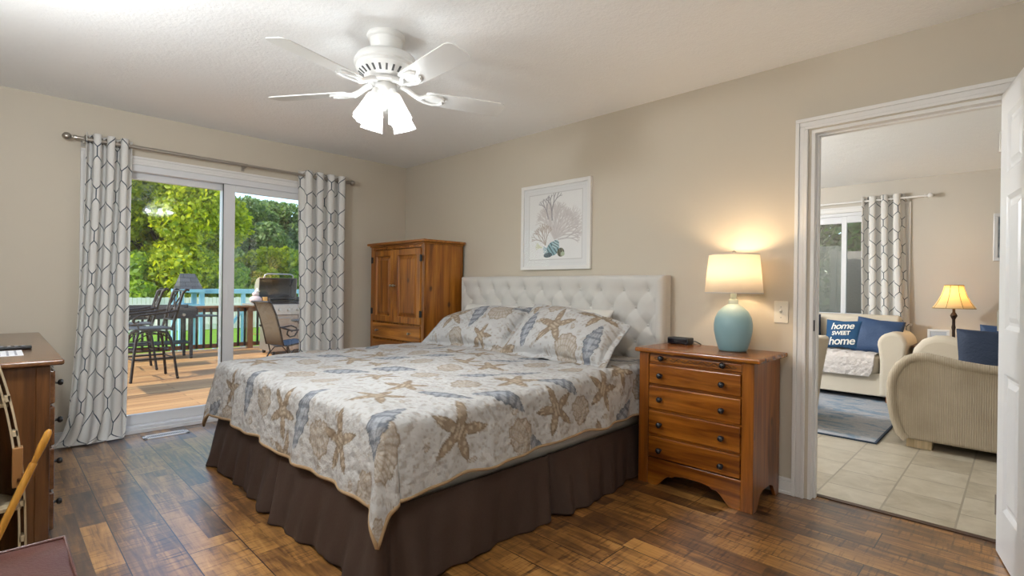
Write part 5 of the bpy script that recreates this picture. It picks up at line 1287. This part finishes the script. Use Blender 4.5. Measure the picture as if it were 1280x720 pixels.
def m_leaf(name, c0, c1, tr):
    t = NT(name); g = t.n('NewGeometry'); col = t.ramp(g.outputs['Random Per Island'], [(.0, c0), (1, c1)]); t.bs(Base__Color=col, Roughness=.55)
    tl = t.n('BsdfTranslucent', None, Color=t.mix(1.0, col, tr, 'MULTIPLY')); mx = t.n('MixShader', None, _0=.45, _1=t.b.outputs[0], _2=tl.outputs[0]); t.t.links.new(mx.outputs[0], t.out.inputs[0]); return t.m
LEAF = {'maple': m_leaf('maple_leaf', (.14, .22, .012), (.52, .54, .03), (2.2, 2.0, .6)), 'oak': m_leaf('oak_leaf', (.07, .13, .045), (.26, .34, .13), (1.6, 1.7, .9)), 'bush': m_leaf('bush_leaf', (.10, .20, .015), (.40, .50, .06), (2.0, 2.0, .7)), 'hedge': m_leaf('hedge_leaf', (.012, .05, .010), (.06, .14, .02), (1.4, 1.6, .8))}
BARK = plain('bark', (.055, .04, .03), .9, 0, (20, .8, .05))
def foliage(parent, blobs, n, size, mat, seed):
    rg = np.random.default_rng(seed); vol = np.array([b[3]**2 for b in blobs]); pick = rg.choice(len(blobs), n, p=vol/vol.sum()); B = np.array(blobs)[pick]
    d = rg.normal(size=(n, 3)); d /= np.linalg.norm(d, axis=1)[:, None]; r = B[:, 3]*(1-.55*rg.random(n)**2.2); lump = 1+.13*np.sin(d[:, 0]*7+B[:, 0])*np.sin(d[:, 1]*6+B[:, 1]*2)*np.sin(d[:, 2]*6)
    c = B[:, :3]+d*(r*lump)[:, None]*np.array([1, 1, .9]); a = rg.normal(size=(n, 3)); a /= np.linalg.norm(a, axis=1)[:, None]; q = np.cross(a, d+rg.normal(size=(n, 3))*.8); q /= np.linalg.norm(q, axis=1)[:, None]
    s = size*(.6+.8*rg.random(n))[:, None]; a = a*s; q = q*s*.62
    V = np.stack([c-a, c+q-a*.1, c+a, c-q-a*.1], 1).reshape(-1, 3)-np.array(ORG[parent.name]); me = bpy.data.meshes.new('foliage'); me.vertices.add(4*n); me.vertices.foreach_set('co', V.astype(np.float32).ravel())
    me.loops.add(4*n); me.polygons.add(n); me.loops.foreach_set('vertex_index', np.arange(4*n, dtype=np.int32)); me.polygons.foreach_set('loop_start', np.arange(n, dtype=np.int32)*4); me.update(); me.validate()
    return link('foliage', me, mat, parent, ORG[parent.name])
def tree(name, base, h, cr, label, kind, n, seed, size=.17, nb=14, low=.25, cat='tree', group='trees beyond the back fence', flat=1.0):
    T = thing(name, base, label, cat, group); rg = random.Random(seed); x, y, z = base
    tk = MB(); tk.tube([(x, y, z), (x+.05, y+.05, z+h*.3), (x-.08, y+.1, z+h*.55), (x, y, z+h*.8)], [h*.03, h*.024, h*.017, h*.006], 10)
    blobs = []
    for k in range(nb):
        a = rg.uniform(0, 2*PI); v = rg.uniform(low, .88); rad = cr*math.sqrt(max(.05, 1-((v-.5)/.55)**2))*rg.uniform(.35, .85); c = (x+rad*math.cos(a)*flat, y+rad*math.sin(a), z+h*v); blobs.append((*c, cr*rg.uniform(.34, .52)))
        if k % 2 == 0: tk.tube([(x, y, z+h*max(.15, v-.25)), ((x+c[0])/2, (y+c[1])/2, z+h*(v-.08)), c], [h*.011, h*.007, h*.003], 6)
    blobs.append((x, y, z+h*.86, cr*.42)); tk.build('trunk', BARK, T, smooth=60); foliage(T, blobs, n, size, LEAF[kind], seed)
tree('maple_tree', (-29.5, 5.7, GZ), 9.6, 3.4, 'large sunlit yellow green maple filling the view through the sliding panel', 'maple', 90000, 1, .112, 34, .10)
tree('maple_tree', (-32.5, 1.6, GZ), 10.5, 3.8, 'tall maple whose branches reach in beside the puddled curtain', 'maple', 50000, 2, .12, 28, .10)
tree('shrub', (-27.6, 5.4, GZ), 3.4, 1.5, 'rounded leafy bush under the big maple, behind the fence', 'bush', 9000, 3, .13, 10, .1, 'shrub')
tree('shrub', (-27.9, 8.6, GZ), 2.9, 1.4, 'low leafy bush between the tower roof and the door stile', 'bush', 7000, 4, .13, 10, .1, 'shrub')
tree('shrub', (-30.5, 11.0, GZ), 4.0, 1.7, 'yellow green bush standing above the fence behind the grill', 'maple', 9000, 5, .14, 10, .1, 'shrub')
tree('shrub', (-30.0, 13.6, GZ), 3.6, 1.7, 'green bush behind the fence beside the curtain nearer the armoire', 'bush', 8000, 6, .14, 10, .1, 'shrub')
tree('oak_tree', (-43, 14.2, GZ), 9.0, 3.0, 'dark blue green tree on the skyline beyond the yellow green bush', 'oak', 30000, 7, .16, 26, .10)
tree('oak_tree', (-44, 19.6, GZ), 9.0, 3.2, 'dark tree on the skyline by the curtain nearer the armoire', 'oak', 30000, 8, .16, 26, .10)
tree('oak_tree', (-46, 17.2, GZ), 9.3, 3.0, 'tallest dark tree of the skyline seen above the open grill hood', 'oak', 26000, 18, .16, 24, .10)
tree('oak_tree', (-41, 11.2, GZ), 7.0, 2.6, 'dark tree half hidden behind the big maple', 'oak', 16000, 9, .16, 18, .12)
T = thing('hedge', (-2, 9.6, GZ), 'dark green hedge outside the living room window', 'hedge')
MB().tube([(-5, 9.6, GZ), (-2, 9.6, .2), (1, 9.6, GZ)], .05, 6).build('stem', BARK, T)
foliage(T, [(-5+i*.62, 9.7+.2*((i*7) % 3), GZ+.5+k*.85, .8) for i in range(11) for k in range(6)], 60000, .075, LEAF['hedge'], 21)
T = thing('privacy_panel', (-.7, 8.55, GZ), 'grey privacy panel outside the living room window', 'fence'); MB().box(-1.93, .6, 8.52, 8.56, GZ, 1.72).build('panel', plain('grey_board', (.17, .155, .14), .8, 0, (50, .6, .01)), T)
for x in (-1.93, .6): MB().box(x-.04, x+.04, 8.5, 8.58, GZ, 1.76).build('post', plain('grey_post', (.15, .14, .13), .8), T)

# repeats share a group
for o in bpy.data.objects:
    if o.parent is None and 'category' in o.keys() and 'group' not in o.keys():
        g = {'pillow_sham': 'seashell pillow shams on the bed', 'pillow': 'plain white pillows on the bed', 'throw_pillow': 'blue throw pillows on the sofas', 'curtain': 'trellis curtains',
             'curtain_rod': 'curtain rods', 'table_lamp': 'lit table lamps', 'ceiling_fill_light': 'added opal fill lights'}.get(o.name.split('.')[0])
        if g: o['group'] = g
